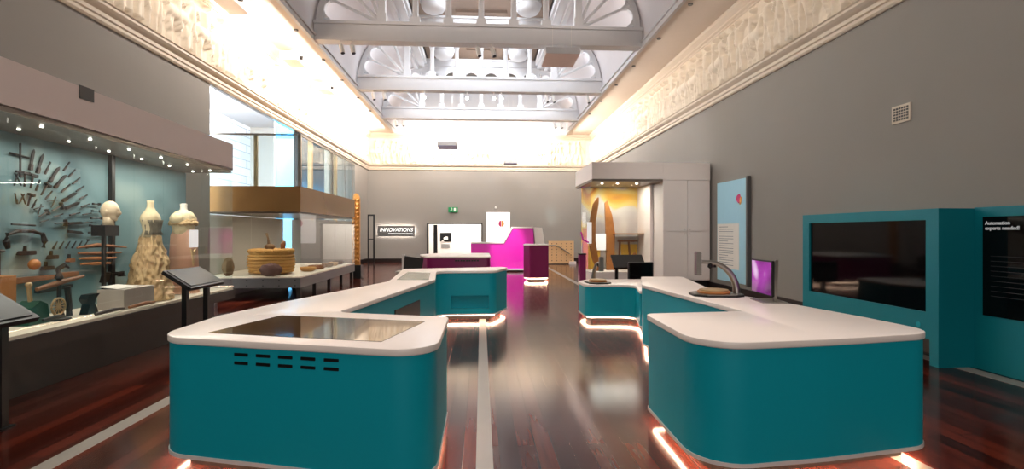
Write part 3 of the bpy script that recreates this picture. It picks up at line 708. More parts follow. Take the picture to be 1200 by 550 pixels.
# yoke and rack below the fan
yk = MB().tube([(FX+.03, 5.5, 1.52), (FX+.03, 5.62, 1.56), (FX+.03, 5.8, 1.56), (FX+.03, 5.93, 1.52)], [.014, .02, .02, .014], 10)
yk.tube([(FX+.03, 5.5, 1.54), (FX+.03, 5.49, 1.45), (FX+.03, 5.51, 1.38)], [.018, .03, .02], 8).tube([(FX+.03, 5.92, 1.54), (FX+.03, 5.95, 1.45), (FX+.03, 5.93, 1.38)], [.018, .03, .02], 8)
o = yk.build('shoulder_yoke', 'iron', smooth=True, loc=(FX+.03, 5.7, 1.45)); tag(o, 'black curved yoke with two drooping ends under the tool fan', 'yoke')
o = MB().tube([(FX+.02, 5.56, 1.63), (FX+.02, 5.84, 1.62)], .01, 8).build('iron_bar', 'iron', loc=(FX, 5.7, 1.62)); tag(o, 'short straight iron bar just above the black yoke', 'bar')
def plane_tool(y, z, L, label, m='wood'):
    t = thing('hand_plane', label, 'tool', (FX+.03, y, z))
    MB().prism(rounded([(y-L/2, z-.025), (y+L/2, z-.025), (y+L/2, z+.02), (y-L/2+.03, z+.02)], .01, 3), FX+.002, FX+.05, ax='x').build('body', m, t)
    MB().prism([(y-.03, z+.02), (y+.0, z+.02), (y-.0, z+.07), (y-.02, z+.07)], FX+.015, FX+.035, ax='x').build('iron', 'iron', t)
plane_tool(5.72, 1.33, .2, 'dark hand plane directly below the middle of the yoke', 'woodd')
plane_tool(6.05, 1.27, .13, 'small black hand plane low right of the yoke', 'woodd')
plane_tool(5.98, 1.15, .15, 'small dark block plane above the long wooden plank', 'woodd')
plane_tool(6.3, 1.22, .1, 'reddish brown hand plane left of the stacked spars', 'wood')
o = MB().ell((FX+.06, 5.78, 1.2), (.05, .06, .06), 14, 9).build('wooden_ball', 'wood2', smooth=True, loc=(FX+.06, 5.78, 1.2)); tag(o, 'pale round wooden ball between the yoke and the plank', 'ball')
for k, (y0, y1, z, lb) in enumerate([(5.4, 6.08, 1.04, 'long orange brown plank on the back panel below the yoke'), (6.15, 6.42, 1.05, 'short pointed brown paddle beside the plank')]):
    o = MB().prism(rounded([(y0, z-.035), (y1, z-.02), (y1, z+.03), (y0, z+.035)], .015, 3), FX+.002, FX+.04, ax='x').build('wooden_plank', 'wood', loc=(FX, y0, z)); tag(o, lb, 'plank')
for k in range(4):
    z = 1.36-k*.065
    o = MB().tube([(FX+.03, 6.4+k*.02, z), (FX+.05, 6.7, z-.01+.04*(k == 0)), (FX+.03, 7.25-k*.1, z-.02)], [.012, .022, .01], 8).build('wooden_spar', 'wood' if k < 2 else 'wood2', smooth=True, loc=(FX, 6.8, z)); tag(o, 'slim brown wooden spar in the stack left of the plaster head, %s' % ['topmost', 'second from top', 'third from top', 'lowest'][k], 'spar', 'stacked wooden spars')
for k in range(7):
    z = 1.9-k*.09; w = .05+.028*k*.6
    t = thing('spanner', 'small dark spanner in the vertical column of spanners left of the head', 'tool', (FX+.02, 6.72, z), 'column of small spanners')
    MB().tube([(FX+.02, 6.72-w, z), (FX+.02, 6.72+w, z)], .008, 6).build('shaft', 'iron', t)
    MB().cbox((FX+.02, 6.72+w, z), (.02, .03, .03)).cbox((FX+.02, 6.72-w, z), (.02, .02, .025)).build('jaw', 'iron', t)
for k in range(6):
    y = 6.1+k*.09; z = 1.4
    o = MB().tube([(FX+.02, y-.03, z-.04), (FX+.02, y+.03, z+.04)], [.012, .006], 6).build('small_punch', 'iron', loc=(FX, y, z)); tag(o, 'small slanting iron punch in the row right of the yoke', 'tool', 'row of small punches')
# plaster head on black block
hd = thing('plaster_head', 'bald cream plaster head facing right on the black block in the showcase', 'head', (-4.5, 6.5, 1.64))
def headfn(d):
    f = d.x  # face points +x
    k = 1.0; a = abs(d.y)
    if f > 0:
        k += .26*math.exp(-((a/.13)**2+((d.z+.17)/.15)**2))         # nose
        k += .08*math.exp(-((a/.1)**2+((d.z-.02)/.12)**2))
        k += .07*math.exp(-((a/.5)**2+((d.z-.2)/.07)**2))           # brow
        k -= .12*math.exp(-(((a-.3)/.15)**2+((d.z-.06)/.1)**2))     # sockets
        k += .09*math.exp(-((a/.2)**2+((d.z+.44)/.06)**2))          # lips
        k -= .07*math.exp(-((a/.25)**2+((d.z+.55)/.05)**2))
        k += .16*math.exp(-((a/.28)**2+((d.z+.74)/.12)**2))         # chin
        k -= .12*math.exp(-(((a-.75)/.3)**2+((d.z+.45)/.2)**2))     # cheeks
    else:
        k -= .22*max(0, -d.z-.25)
    return k
Rh = Matrix.Rotation(math.radians(12), 3, 'Z')
hm = MB().ell((-4.5, 6.5, 1.8), (.098, .078, .128), 40, 28, headfn, Rh)
hm.lathe((-4.51, 6.485, 1.63), [(.06, 0), (.055, .05), (.052, .1)], 18, sx=1, sy=1)
for s in (-1, 1):
    e = Rh @ Vector((-.01, s*.078, 0)); hm.ell((-4.5+e.x, 6.5+e.y, 1.79), (.018, .01, .03), 8, 6)
hm.build('head', 'skin', hd, smooth='all')
hb = thing('head_block', 'black rectangular block under the plaster head, held by a dark post', 'stand', (-4.5, 6.48, .63))
MB().box(-4.62, -4.46, 6.36, 6.6, 1.5, 1.63).build('block', 'black', hb); MB().box(-4.575, -4.545, 6.46, 6.5, .63, 1.5).build('post', 'black', hb)
# dresses
def ruff(amp, k, seed):
    ph = [random.uniform(0, 6.28) for _ in range(6)]
    return lambda t, i, z: 1+amp*(math.sin(k*t+ph[0]+i*.9)+.6*math.sin((k*2+1)*t+ph[1]+i*1.7))
da = thing('ruffled_gown', 'cream ruffled gown on a headless form, left of the two dresses', 'dress', (-4.45, 7.18, .63))
ph = [random.uniform(0, 6.28) for _ in range(40)]
from mathutils import noise as mnoise
def frill(t, i, z):
    n1 = mnoise.noise(Vector((math.cos(t)*3.2, math.sin(t)*3.2, z*5))); n2 = mnoise.noise(Vector((math.cos(t)*9, math.sin(t)*9, z*16+7)))
    return 1+.22*n1+.2*n2
pA = [(.27, 0)]
for i in range(60):
    z0 = .015+i*.0143; r = .275-.03*math.sin(PI*min(1, z0/.5))-.165*max(0, (z0-.12)/.75)**1.1
    pA.append((r, z0))
MB().lathe((-4.45, 7.18, .64), pA, 110, frill).build('skirt', 'cream', da, smooth='all')
MB().lathe((-4.45, 7.18, .64), [(.125, .84), (.09, .92), (.105, 1.0), (.125, 1.07), (.115, 1.13), (.07, 1.19), (.045, 1.24), (.042, 1.3), (.045, 1.33)], 28, lambda t, i, z: 1+.05*math.cos(2*t), sx=.85, sy=1.15).build('bodice', 'creamt', da, smooth='all')
MB().lathe((-4.44, 7.2, .64), [(.125, .87), (.1, .93), (.118, 1.02), (.135, 1.07)], 40, ruff(.06, 9, 2), sx=.87, sy=1.15).build('lace_panel', 'lace', da, smooth='all')
db = thing('two_piece_dress', 'pink skirt under a puffed cream bodice on a headless form, right of the two dresses', 'dress', (-4.45, 7.95, .63))
MB().lathe((-4.45, 7.95, .64), [(.2, 0), (.19, .3), (.18, .6), (.165, .85), (.13, .95)], 40, ruff(.035, 7, 3)).build('skirt', 'pink', db, smooth='all')
bo = MB().lathe((-4.45, 7.95, .64), [(.13, .84), (.15, .92), (.17, 1.02), (.175, 1.12), (.13, 1.2), (.06, 1.235)], 36, ruff(.03, 11, 4), sx=.8, sy=1.15)
for s in (-1, 1): bo.ell((-4.45, 7.95+s*.17, 1.74), (.09, .09, .085), 20, 12, lambda d: 1+.06*math.sin(9*math.atan2(d.y, d.x))+.04*math.sin(11*d.z))
bo.build('bodice', 'creamt', db, smooth='all')
cl = MB()
for k in range(3): cl.tube([(-4.45+(.15-.02*k)*math.cos(2*PI*q/48)*(1+.05*math.sin(q*2.4+k)), 7.95+(.2-.03*k)*math.sin(2*PI*q/48)*(1+.05*math.sin(q*3.1)), 1.68+.035*k+.012*math.sin(q*1.9+k)) for q in range(49)], .028, 8)
cl.build('ruffle_collar', 'cream', db, smooth='all')
MB().lathe((-4.45, 7.95, .64), [(.05, 1.23), (.045, 1.28), (.05, 1.33), (.03, 1.335)], 18).build('neck_cap', 'paper', db, smooth=True)
MB().prism([(7.8, 1.05), (7.86, 1.3), (7.8, 1.26), (7.74, 1.3)], -4.24, -4.22, ax='x').build('bow', 'cream', db)
# grey plinth with a paper, labels, deck objects
gb = MB().prism([(-4.5, 6.29), (-4.2, 6.29), (-4.2, 6.85), (-4.5, 6.85)], CZ, .87, bev=.004).build('display_plinth', 'box', loc=(-4.36, 6.55, .63)); tag(gb, 'low grey box on the showcase floor before the ruffled gown', 'plinth')
o = MB().add([(-4.5, 6.3, .9), (-4.28, 6.3, .875), (-4.28, 6.7, .875), (-4.5, 6.62, .9), (-4.5, 6.3, .903), (-4.28, 6.3, .878), (-4.28, 6.7, .878), (-4.5, 6.62, .903)], [(0, 1, 2, 3), (4, 5, 6, 7), (0, 1, 5, 4), (1, 2, 6, 5), (2, 3, 7, 6), (3, 0, 4, 7)]).build('paper_sheet', 'paper', loc=(-4.4, 6.5, .872)); tag(o, 'curled white paper sheet lying on the grey box', 'paper')
o = MB().cbox((CB+.14, 6.72, .98), (.03, .12, .13), Matrix.Rotation(.3, 3, 'Y')).build('label_block', 'black', loc=(CB+.02, 6.72, .95)); tag(o, 'dark tilted label block on the back panel above the grey box, left one', 'label')
o = MB().cbox((CB+.06, 7.1, 1.0), (.03, .13, .05)).cbox((CB+.08, 7.1, .97), (.05, .09, .02)).build('label_block', 'black', loc=(CB+.02, 7.1, 1.0)); tag(o, 'small dark bracket on the back panel left of the gown', 'bracket')
o = MB().box(-4.09, -4.085, 7.45, 7.66, 1.33, 1.58).build('glass_label', 'signw', loc=(-4.09, 7.5, 1.45)); tag(o, 'white printed label stuck on the showcase glass before the dresses', 'label')
# brass instrument
bi = thing('brass_instrument', 'brown and brass treadle machine standing on the showcase floor', 'machine', (-4.4, 5.62, CZ))
MB().lathe((-4.4, 5.62, CZ), [(.1, 0), (.1, .02), (.05, .04), (.03, .1), (.035, .14), (.02, .2), (.02, .42), (.04, .44), (.02, .5)], 20).build('column', 'woodd', bi, smooth=True)
MB().tube([(-4.4, 5.35, .98), (-4.4, 5.62, 1.02), (-4.4, 5.95, 1.06)], [.02, .03, .014], 10).build('beam', 'wood', bi, smooth=True)
MB().tube([(-4.36, 5.7, .66), (-4.38, 5.72, .8), (-4.38, 5.7, .97)], .03, 8).build('strut', 'woodd', bi)
wm = MB()
for k in range(12):
    a = 2*PI*k/12; wm.tube([(-4.36, 5.56, .78), (-4.36, 5.56+.08*math.cos(a), .78+.08*math.sin(a))], .006, 6)
wm.tube([(-4.36, 5.56+.085*math.cos(2*PI*k/20), .78+.085*math.sin(2*PI*k/20)) for k in range(21)], .011, 6)
wm.build('wheel', 'brass', bi)
MB().tube([(-4.4, 5.62, 1.06), (-4.4, 5.6, 1.16), (-4.38, 5.66, 1.2), (-4.38, 5.72, 1.17)], [.025, .03, .025, .01], 8).build('head', 'iron', bi, smooth=True)
gr = thing('green_machine', 'small dark green cast machine on the showcase floor at far left', 'machine', (-4.5, 5.38, CZ))
MB().prism([(5.25, CZ), (5.52, CZ), (5.48, .82), (5.4, .86), (5.3, .8)], -4.58, -4.4, ax='x').build('casting', 'green', gr)
MB().tube([(-4.5, 5.4, .84), (-4.5, 5.38, 1.0)], .02, 8).ell((-4.5, 5.38, 1.02), (.03, .03, .03), 10, 6).build('lever', 'brass', gr, smooth=True)
o = MB().tube([(-4.6, 5.42, 1.02), (-4.6, 5.42, 1.34)], .014, 8).ell((-4.6, 5.42, 1.36), (.05, .05, .02), 12, 6).build('hanging_rod', 'woodd', loc=(-4.6, 5.42, 1.0)); tag(o, 'thin dark rod hanging down above the green machine', 'rod')
o.data.transform(Matrix.Translation((FX+.02+4.6, 0, 0))) ; o.location.x = -4.6
an = MB().prism([(5.95, CZ), (6.12, CZ), (6.09, .7), (6.06, .74), (6.08, .8), (6.14, .85), (5.98, .85), (5.94, .8), (5.99, .74), (5.97, .68)], -4.45, -4.36, ax='x').build('small_anvil', 'iron', loc=(-4.4, 6.03, CZ)); tag(an, 'small dark anvil shaped tool on the showcase floor near the glass', 'tool')
for (x, y0, y1, z, m, lb) in ((-4.17, 5.8, 6.25, .657, 'woodd', 'long dark wooden bow lying nearest the glass, by the anvil'), (-4.16, 6.32, 6.8, .657, 'wood', 'thin brown rod lying on the showcase floor against the grey box'), (-4.3, 5.3, 5.56, .68, 'casebrown', 'short dark slotted bar lying left of the brass machine')):
    o = MB().tube([(x, y0, z), (x+.03, (y0+y1)/2, z+.015), (x, y1, z)], [.016, .024, .012], 8).build('wooden_rod', m, smooth=True, loc=(x, y0, z)); tag(o, lb, 'rod')
o = MB().prism(rounded([(5.85, .0), (6.3, .02), (6.3, .06), (5.85, .05)], .01, 3), 0, .06, ax='x').build('dark_rail', 'casebrown'); o.location = (FX, 0, .88); tag(o, 'dark slatted rail on the back panel right of the brass machine', 'rail')
o = MB().box(-4.8, -4.6, 5.2, 5.36, CZ, 1.12).build('wooden_case', 'wood2', loc=(-4.7, 5.28, CZ)); tag(o, 'honey coloured wooden box at the left edge of the showcase', 'box')

# reading rails in front of the showcase
def reading_rail(label, Y):
    t = thing('reading_rail', label, 'reading rail', (-3.78, Y, 0), 'black reading rails by the left showcase')
    R = Matrix.Rotation(math.atan2(.21, .33), 3, 'Y')
    local(MB().cbox((0, 0, .945), (.4, .82, .045), R), 'panel', 'black', t)
    local(MB().cbox((.013, 0, .971), (.34, .74, .006), R), 'glass_top', 'railglass', t)
    for s in (-1, 1): local(MB().cbox((.02, s*.25, .45), (.06, .06, .9)), 'leg', 'black', t)
    local(MB().cbox((.02, -.25, .01), (.12, .12, .02)).cbox((.02, .25, .01), (.12, .12, .02)), 'foot', 'black', t)
    return t
r1 = reading_rail('black slanted reading rail cut by the left edge of the photo', 4.0)
r2 = copy_tree(r1); r2.location = (-3.75, 6.95, 0); r2['label'] = 'black slanted reading rail standing before the two dresses'

# ------------------------------------------------------------------ showcase 2
S2 = thing('showcase', 'glass showcase with bronze canopy set in the left wall opening', 'showcase', (-4.9, 13, 0))
X1, X0, Y0, Y1 = -4.03, -6.25, 11.7, 16.6
MB().box(X0, X1, Y0, Y1, .3, .52).build('base_frame', 'plate', S2)
MB().box(X0, X1, Y0, Y1, .52, .55).build('deck', 'deck', S2)
bt = MB()
for x in (-5.55, -5.2, -4.85, -4.5, -4.15):
    for z in (.35, .47): bt.lathe((x, Y0-.0, z), [(.016, 0), (.016, .012)], 8) if False else bt.ell((x, Y0-.002, z), (.016, .01, .016), 10, 6)
bt.build('bolts', 'black', S2)
MB().box(X0+.1, X0+.2, Y0+.1, Y1-.1, 0, .3).build('under_case_shade', 'black', S2)  # black sheet added to stand for the shade under the case
for x, y in ((-4.1, 11.8), (-5.9, 11.8), (-4.1, 14.1), (-4.1, 16.5), (-5.9, 16.5), (-4.1, 12.9), (-4.1, 15.3)):
    MB().box(x-.04, x+.04, y-.05, y+.05, 0, .3).build('leg', 'casebrown', S2)
MB().box(X0, X1, Y0, Y1, 2.0, 2.57).build('canopy', 'bronze', S2)
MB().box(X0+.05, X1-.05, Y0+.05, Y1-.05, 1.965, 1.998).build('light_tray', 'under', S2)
MB().box(X0-.04, X0, Y0, Y1, .55, 1.96).build('back_panel', 'greyback', S2)
for a, b in ((X0, -5.1), (-5.1, X1-.0)):
    MB().box(a+.004, b-.012, Y0+.002, Y0+.012, .55, 1.96).build('glass_pane', 'glass', S2)
for a, b in ((Y0, 13.1), (13.1, 14.4), (14.4, 15.5), (15.5, Y1)):
    MB().box(X1-.012, X1-.002, a+.014, b-.004, .55, 1.96).build('glass_pane', 'glass', S2)
# glass screen and rail above the canopy
gs = thing('glass_balustrade', 'frameless glass screen with thin steel rail above the bronze canopy', 'glass screen', (-4.9, 13, 2.57))
MB().box(X0, X1, Y0, Y0+.012, 2.57, 3.72).build('glass_pane', 'glassw', gs); MB().box(X1-.012, X1, Y0, Y1, 2.57, 3.72).build('glass_pane', 'glassw', gs)
MB().box(X0, X1, Y0-.015, Y0+.02, 3.7, 3.74).box(X1-.03, X1+.01, Y0, Y1, 3.7, 3.74).build('rail', 'steel', gs)
for x, y, m in ((-5.02, 11.75, 'brass'), (-4.06, 11.74, 'steel'), (-4.06, 14.2, 'steel')):
    MB().box(x-.035, x+.035, y-.03, y+.03, 2.57, 3.7).build('post', m, gs)
# contents
bs = thing('straw_basket', 'large round coiled straw basket drum in the far showcase', 'basket', (-4.98, 12.5, .55))
pf = []
for k in range(7):
    z0 = .05+k*.072; r = .45+.05*math.sin(PI*(k+.5)/7)
    pf += [(r, z0), (r+.03, z0+.02), (r+.035, z0+.04), (r, z0+.066)]
MB().lathe((-4.98, 12.5, .54), [(.1, 0.01)]+pf+[(.2, .57)], 40).build('body', 'straw', bs, smooth='all')
tp = MB()
for k in range(14):
    a = 2*PI*k/14; tp.ell((-4.98+.4*math.cos(a), 12.5+.4*math.sin(a), 1.1), (.12, .12, .06), 12, 8)
tp.build('rim', 'straw', bs, smooth='all')
o = MB().ell((-4.98, 12.4, 1.2), (.12, .1, .07), 16, 10).tube([(-5.0, 12.4, 1.22), (-5.02, 12.4, 1.4), (-5.06, 12.4, 1.52)], [.04, .02, .03], 8).build('tufted_gourd', 'fur', smooth='all', loc=(-4.98, 12.4, 1.16)); tag(o, 'brown tufted gourd resting on top of the straw basket', 'gourd')
o = MB().tube([(-4.7, 12.45, 1.14), (-4.69, 12.45, 1.26), (-4.66, 12.45, 1.34)], [.05, .06, .03], 10).build('carved_figure', 'wood', smooth='all', loc=(-4.7, 12.45, 1.15)); tag(o, 'small brown carved figure on the right of the straw basket', 'carving')
def shaggy(c, r, m, name, label, cat, seed):
    rs = random.Random(seed); mb = MB().ell(c, r, 24, 14, lambda d: 1+.12*math.sin(9*d.x+seed)*math.cos(8*d.y)+.06*rs.random())
    o = mb.build(name, m, smooth='all', loc=(c[0], c[1], c[2]-r[2])); tag(o, label, cat); return o
shaggy((-5.74, 12.0, .75), (.12, .12, .2), 'fur', 'fibre_bag', 'shaggy grey brown fibre bag at the left of the straw basket', 'bag', 1)
shaggy((-4.74, 11.86, .69), (.24, .11, .14), 'purple', 'fibre_mat', 'purplish bristly rounded mat in front of the straw basket', 'mat', 2)
for i, (x, y, r, m, n, l) in enumerate([(-4.4, 13.3, .2, 'straw', 'straw_tray', 'shallow straw tray just past the straw basket'), (-4.4, 14.0, .22, 'wood', 'wooden_bowl', 'low brown bowl midway along the far showcase'), (-4.35, 14.8, .16, 'fur', 'fibre_bundle', 'small brown bundle beyond the low bowl'), (-4.35, 15.4, .14, 'brass', 'metal_dish', 'small shiny metal dish near the far end of the case'), (-4.4, 16.1, .18, 'woodd', 'dark_bowl', 'dark bowl at the very far end of the case')]):
    o = MB().lathe((0, 0, 0), [(r*.6, 0), (r*.9, .03), (r, .09), (r*.95, .11), (r*.85, .06), (r*.2, .05)], 24, lambda t, i2, z: 1+.04*math.sin(5*t+i)).build(n, m, smooth='all'); o.location = (x, y, .551); tag(o, l, 'bowl')
# gilded arched carving and black frame beyond the case
gc = thing('gilded_carving', 'tall narrow gilded carved panel with rounded top beyond the bronze case', 'carved panel', (-4.1, 17.3, 0))
ac = [(17.2, .45), (17.2, 2.6)]+[(17.42-.22*math.cos(PI*i/10), 2.6+.24*math.sin(PI*i/10)) for i in range(1, 10)]+[(17.64, 2.6), (17.64, .45)]
acx = [(-4.28+(y-17.2)*.55, z) for y, z in ac]
MB().prism(acx, 17.3, 17.42, ax='y').build('panel', 'gilt', gc)
kn = MB()
for k in range(15):
    for s in (0, 1): kn.ell((-4.215+s*.11+.01*math.sin(k*2), 17.29, .58+k*.145), (.045, .03, .06), 10, 6)
kn.build('carving', 'gilt', gc, smooth='all')
MB().box(-4.34, -3.98, 17.2, 17.55, 0, .45).build('stand', 'black', gc)
fr = thing('black_frame', 'thin black open frame standing in the left back corner', 'frame', (-5.3, 23.9, 0))
MB().box(-4.95, -4.88, 23.8, 23.86, 0, 2.35).box(-5.2, -5.15, 23.8, 23.86, 0, 2.35).box(-5.2, -4.88, 23.8, 23.86, 2.28, 2.35).box(-5.2, -4.88, 23.8, 23.86, 1.2, 1.24).build('frame', 'black', fr)

# ------------------------------------------------------------------ right: cabinet and art case
CF, GX, CL, CZT = 12.46, 4.51, 2.72, 3.27
cb = thing('tall_cabinet', 'tall greige cupboard with four flat doors against the right wall', 'cabinet', (5.1, 12.8, 0))
MB().box(GX, W-.05, CF+.02, CF+1.4, .34, CZT).build('carcass', 'cab', cb)
MB().box(GX+.1, W-.05, CF+.15, CF+1.4, 0, .34).build('toe_kick', 'black', cb)
ME = (GX+W-.05)/2+.02
MB().box(GX, W-.05, CF, CF+.02, 2.84, CZT).build('top_fascia', 'cab', cb)
for a, b in ((GX+.01, ME-.005), (ME+.005, W-.06)):
    for z0, z1 in ((.36, 1.55), (1.565, 2.83)):
        d = MB().box(a, b, CF-.002, CF+.02, z0, z1).build('door', 'cab', cb)
        x = b-.06 if a < ME-.1 else a+.06
        MB().lathe((x, CF-.006, z1-.05 if z0 < 1 else z0+.05), [(.01, -.01), (.01, .01)], 8).build('lock', 'steel', d)
ca = thing('showcase', 'tall art showcase with yellow painted back under a greige canopy, at right', 'showcase', (3.6, 13, 0))
MB().box(CL, GX-.002, CF, CF+2.2, 2.86, CZT).build('canopy', 'cab', ca)
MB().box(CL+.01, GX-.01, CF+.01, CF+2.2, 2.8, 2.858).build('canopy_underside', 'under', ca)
MB().box(CL+.12, GX-.002, 13.2, CF+2.2, 0, .5).build('plinth', 'cab', ca)
MB().box(CL+.12, GX-.01, 14.3, 14.4, .5, 2.8).build('back_panel', 'art', ca)
MB().box(CL+.14, 3.35, 14.27, 14.298, .5, 1.3).box(3.95, GX-.1, 14.27, 14.298, .5, 1.2).build('yellow_print', 'yellow', ca)
MB().box(GX-.08, GX-.012, 13.2, 14.3, .5, 2.8).build('side_panel', 'cab', ca)
MB().box(CL+.14, GX-.085, 13.2, 13.21, .5, 2.79).build('glass_pane', 'glass', ca)
MB().box(CL+.12, CL+.13, 13.2, 14.3, .5, 2.79).build('glass_pane', 'glass', ca)
MB().box(3.62, GX-.09, 13.7, 14.25, 1.48, 1.51).build('shelf', 'wood2', ca)
MB().lathe((3.1, 13.0, 2.79), [(.03, 0), (.03, .012)], 10).lathe((3.5, 13.0, 2.79), [(.03, 0), (.03, .012)], 10).lathe((4.0, 13.0, 2.79), [(.03, 0), (.03, .012)], 10).build('downlights', 'bulb', ca)
bl = MB(); 
path = [(3.04, 13.6, .45+.05), (2.95, 13.6, .85), (2.87, 13.6, 1.3), (2.88, 13.6, 1.8), (2.97, 13.6, 2.3), (3.03, 13.6, 2.48)]
vs = []; wd = [.05, .09, .1, .09, .08, .02]
ol = [(p[0]-w/1, p[2]) for p, w in zip(path, wd)]+[(p[0]+w*.9, p[2]) for p, w in reversed(list(zip(path, wd)))]
ol = [(x+.1, z+.0) for x, z in ol]
o = MB().prism(rounded(ol, .03, 3), 13.56, 13.62, ax='y').build('curved_plank', 'wood2', loc=(3.1, 13.6, .5)); tag(o, 'long curved brown wooden blade upright at the left of the art case', 'blade')
o = MB().prism([(3.45, .5), (3.4, 2.35), (3.46, 2.42), (3.6, 2.0), (3.68, 1.5), (3.66, .9), (3.72, .5)], 13.9, 14.0, ax='y').build('carved_plank', 'wood2', loc=(3.55, 13.95, .5)); tag(o, 'broad orange wooden plank with pointed top in the middle of the art case', 'plank')
ts = thing('small_trestle', 'small brown wooden trestle hanging in the art case below the shelf', 'trestle', (4.05, 14.1, 1.0))
MB().box(3.82, 4.38, 14.1, 14.2, 1.27, 1.33).build('top', 'wood', ts)
for x0, x1 in ((3.9, 3.86), (4.15, 4.17)): MB().tube([(x0-.02, 14.15, 1.28), (x1, 14.15, .82)], .03, 8).build('leg', 'wood', ts)
MB().tube([(4.22, 14.2, 1.28), (4.3, 14.24, 1.28)], .02, 6).build('peg', 'wood', ts)
o = MB().lathe((4.22, 13.9, .5), [(.12, 0), (.13, .2), (.1, .38), (.04, .45), (.03, .48)], 20).build('wooden_jug', 'wood2', smooth=True, loc=(4.22, 13.9, .5)); tag(o, 'rounded orange wooden jug on the floor of the art case', 'jug')
o = MB().box(3.12, 3.42, 13.9, 13.93, 1.05, 1.5).build('white_label', 'signw', loc=(3.3, 13.9, 1.3)); tag(o, 'bright white caption card between the curved blade and the plank', 'card')
o = MB().box(3.1, 3.44, 13.85, 13.95, .99, 1.02).build('label_shelf', 'casebrown', loc=(3.3, 13.9, 1.0)); tag(o, 'thin dark ledge below the bright caption card', 'ledge')
wsn = thing('info_screen', 'small white tilted screen on the left flank of the art case', 'screen', (2.78, 12.9, 1.3))
MB().box(2.72, 2.83, 13.0, 13.05, 1.25, 1.8).build('panel', 'signw', wsn); MB().tube([(2.55, 12.98, 1.55), (2.6, 12.98, 1.35), (2.75, 12.98, 1.28)], .02, 8).build('bracket', 'magenta', wsn)
rk = thing('magenta_stool', 'dark magenta narrow post against the left flank of the art case', 'pedestal', (2.58, 13.0, 0)); rk.name = 'narrow_pedestal'
MB().box(2.5, 2.66, 12.9, 13.1, 0, .97).build('body', 'magdark', rk); MB().box(2.49, 2.67, 12.89, 13.11, .97, 1.0).build('top', 'black', rk)
# black rail and monitor before the art case
br_ = thing('reading_rail', 'black slanted reading rail directly before the yellow art case', 'reading rail', (3.3, 11.4, 0))
MB().cbox((3.3, 11.35, .88), (.72, .42, .04), Matrix.Rotation(math.radians(40), 3, 'X')).build('panel', 'black', br_)
for x in (3.05, 3.55): MB().box(x-.03, x+.03, 11.38, 11.44, 0, .86).build('leg', 'black', br_)
bm_ = thing('monitor_kiosk', 'upright black monitor on a post behind the right counter', 'monitor', (3.28, 10.4, 0))
MB().prism(rounded([(3.0, .5), (3.52, .5), (3.52, .93), (3.0, .93)], .02, 3), 10.3, 10.36, ax='y').build('display', 'black', bm_)
MB().box(3.03, 3.49, 10.295, 10.3, .53, .9).build('screen', 'screen', bm_); MB().box(3.22, 3.3, 10.36, 10.42, 0, .8).build('post', 'black', bm_); MB().box(3.05, 3.47, 10.25, 10.6, 0, .03).build('base', 'black', bm_)
# pale blue text panel on the right wall
bp = thing('text_panel', 'tall pale blue text panel with small heart shaped logo on the right wall', 'panel', (W-.05, 11.3, 1.5))
MB().box(W-.06, W-.01, 10.66, 12.05, .41, 2.72).build('panel', 'blue', bp)
MB().box(W-.09, W-.01, 10.6, 10.66, .38, 2.75).build('edge', 'plate', bp)
MB().box(W-.066, W-.06, 11.0, 12.03, .7, 1.74).build('text_sheet', 'paper', bp)
tx = MB()
for k in range(17): tx.box(W-.068, W-.066, 11.25 if k % 6 else 11.5, 11.95, 1.66-k*.055, 1.675-k*.055)
tx.build('text_lines', 'text', bp)
MB().prism(rounded([(11.0, 2.17), (10.92, 2.3), (10.97, 2.4), (11.08, 2.36), (11.13, 2.28)], .03, 3), W-.07, W-.06, ax='x').build('logo', 'logop', bp)
MB().prism(rounded([(10.97, 2.12), (10.9, 2.2), (10.88, 2.34), (10.94, 2.3)], .02, 3), W-.075, W-.06, ax='x').build('logo', 'logoo', bp)
# vent grille on right wall
vg = thing('air_vent', 'small white square air grille high on the right wall', 'vent', (W-.02, 6.67, 3.17))
MB().box(W-.02, W, 6.52, 6.83, 3.05, 3.29).build('frame', 'mould', vg)
gv = MB()
for i in range(6):
    for j in range(5): gv.box(W-.024, W-.018, 6.55+i*.043, 6.582+i*.043, 3.08+j*.038, 3.106+j*.038)
gv.build('grid', 'black', vg)
# teal video wall
tv = thing('video_wall', 'wide teal framed wall unit holding a big black screen, right wall', 'screen unit', (5.4, 6.8, 0))
PX = 5.2
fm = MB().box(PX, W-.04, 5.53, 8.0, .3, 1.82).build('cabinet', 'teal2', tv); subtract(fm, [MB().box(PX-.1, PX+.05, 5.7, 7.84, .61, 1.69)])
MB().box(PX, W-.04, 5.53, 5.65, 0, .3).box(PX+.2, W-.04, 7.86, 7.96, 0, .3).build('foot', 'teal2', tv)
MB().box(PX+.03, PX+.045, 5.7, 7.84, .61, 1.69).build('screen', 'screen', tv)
b_ = MB().lathe((0, 0, 0), [(.03, 0), (.03, .006)], 16).build('button', 'teal'); b_.parent = tv; b_.location = (-.2, -1.0, .45); b_.rotation_euler = (0, -PI/2, 0)
t2 = thing('video_wall', 'teal wall unit with black text screen at the right edge of the photo', 'screen unit', (5.7, 4.6, 0))
Q = 5.63
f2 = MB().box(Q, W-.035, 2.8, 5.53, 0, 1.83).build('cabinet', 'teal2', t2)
MB().box(Q-.012, Q-.002, 3.1, 5.42, .62, 1.72).build('screen', 'screen', t2)
rt = (PI/2, 0, -PI/2)
text_mesh('heading', 'Automation\nexperts needed!', .056, 'textd', t2, (Q-.016, 5.39, 1.63), rt, bold=.0005)
lt = MB()
for k in range(9):
    y1 = 5.33; w = random.uniform(.8, 1.4); lt.box(Q-.0135, Q-.0122, y1-w, y1, 1.28-k*.055, 1.287-k*.055)
lt.build('text_lines', 'textl', t2)
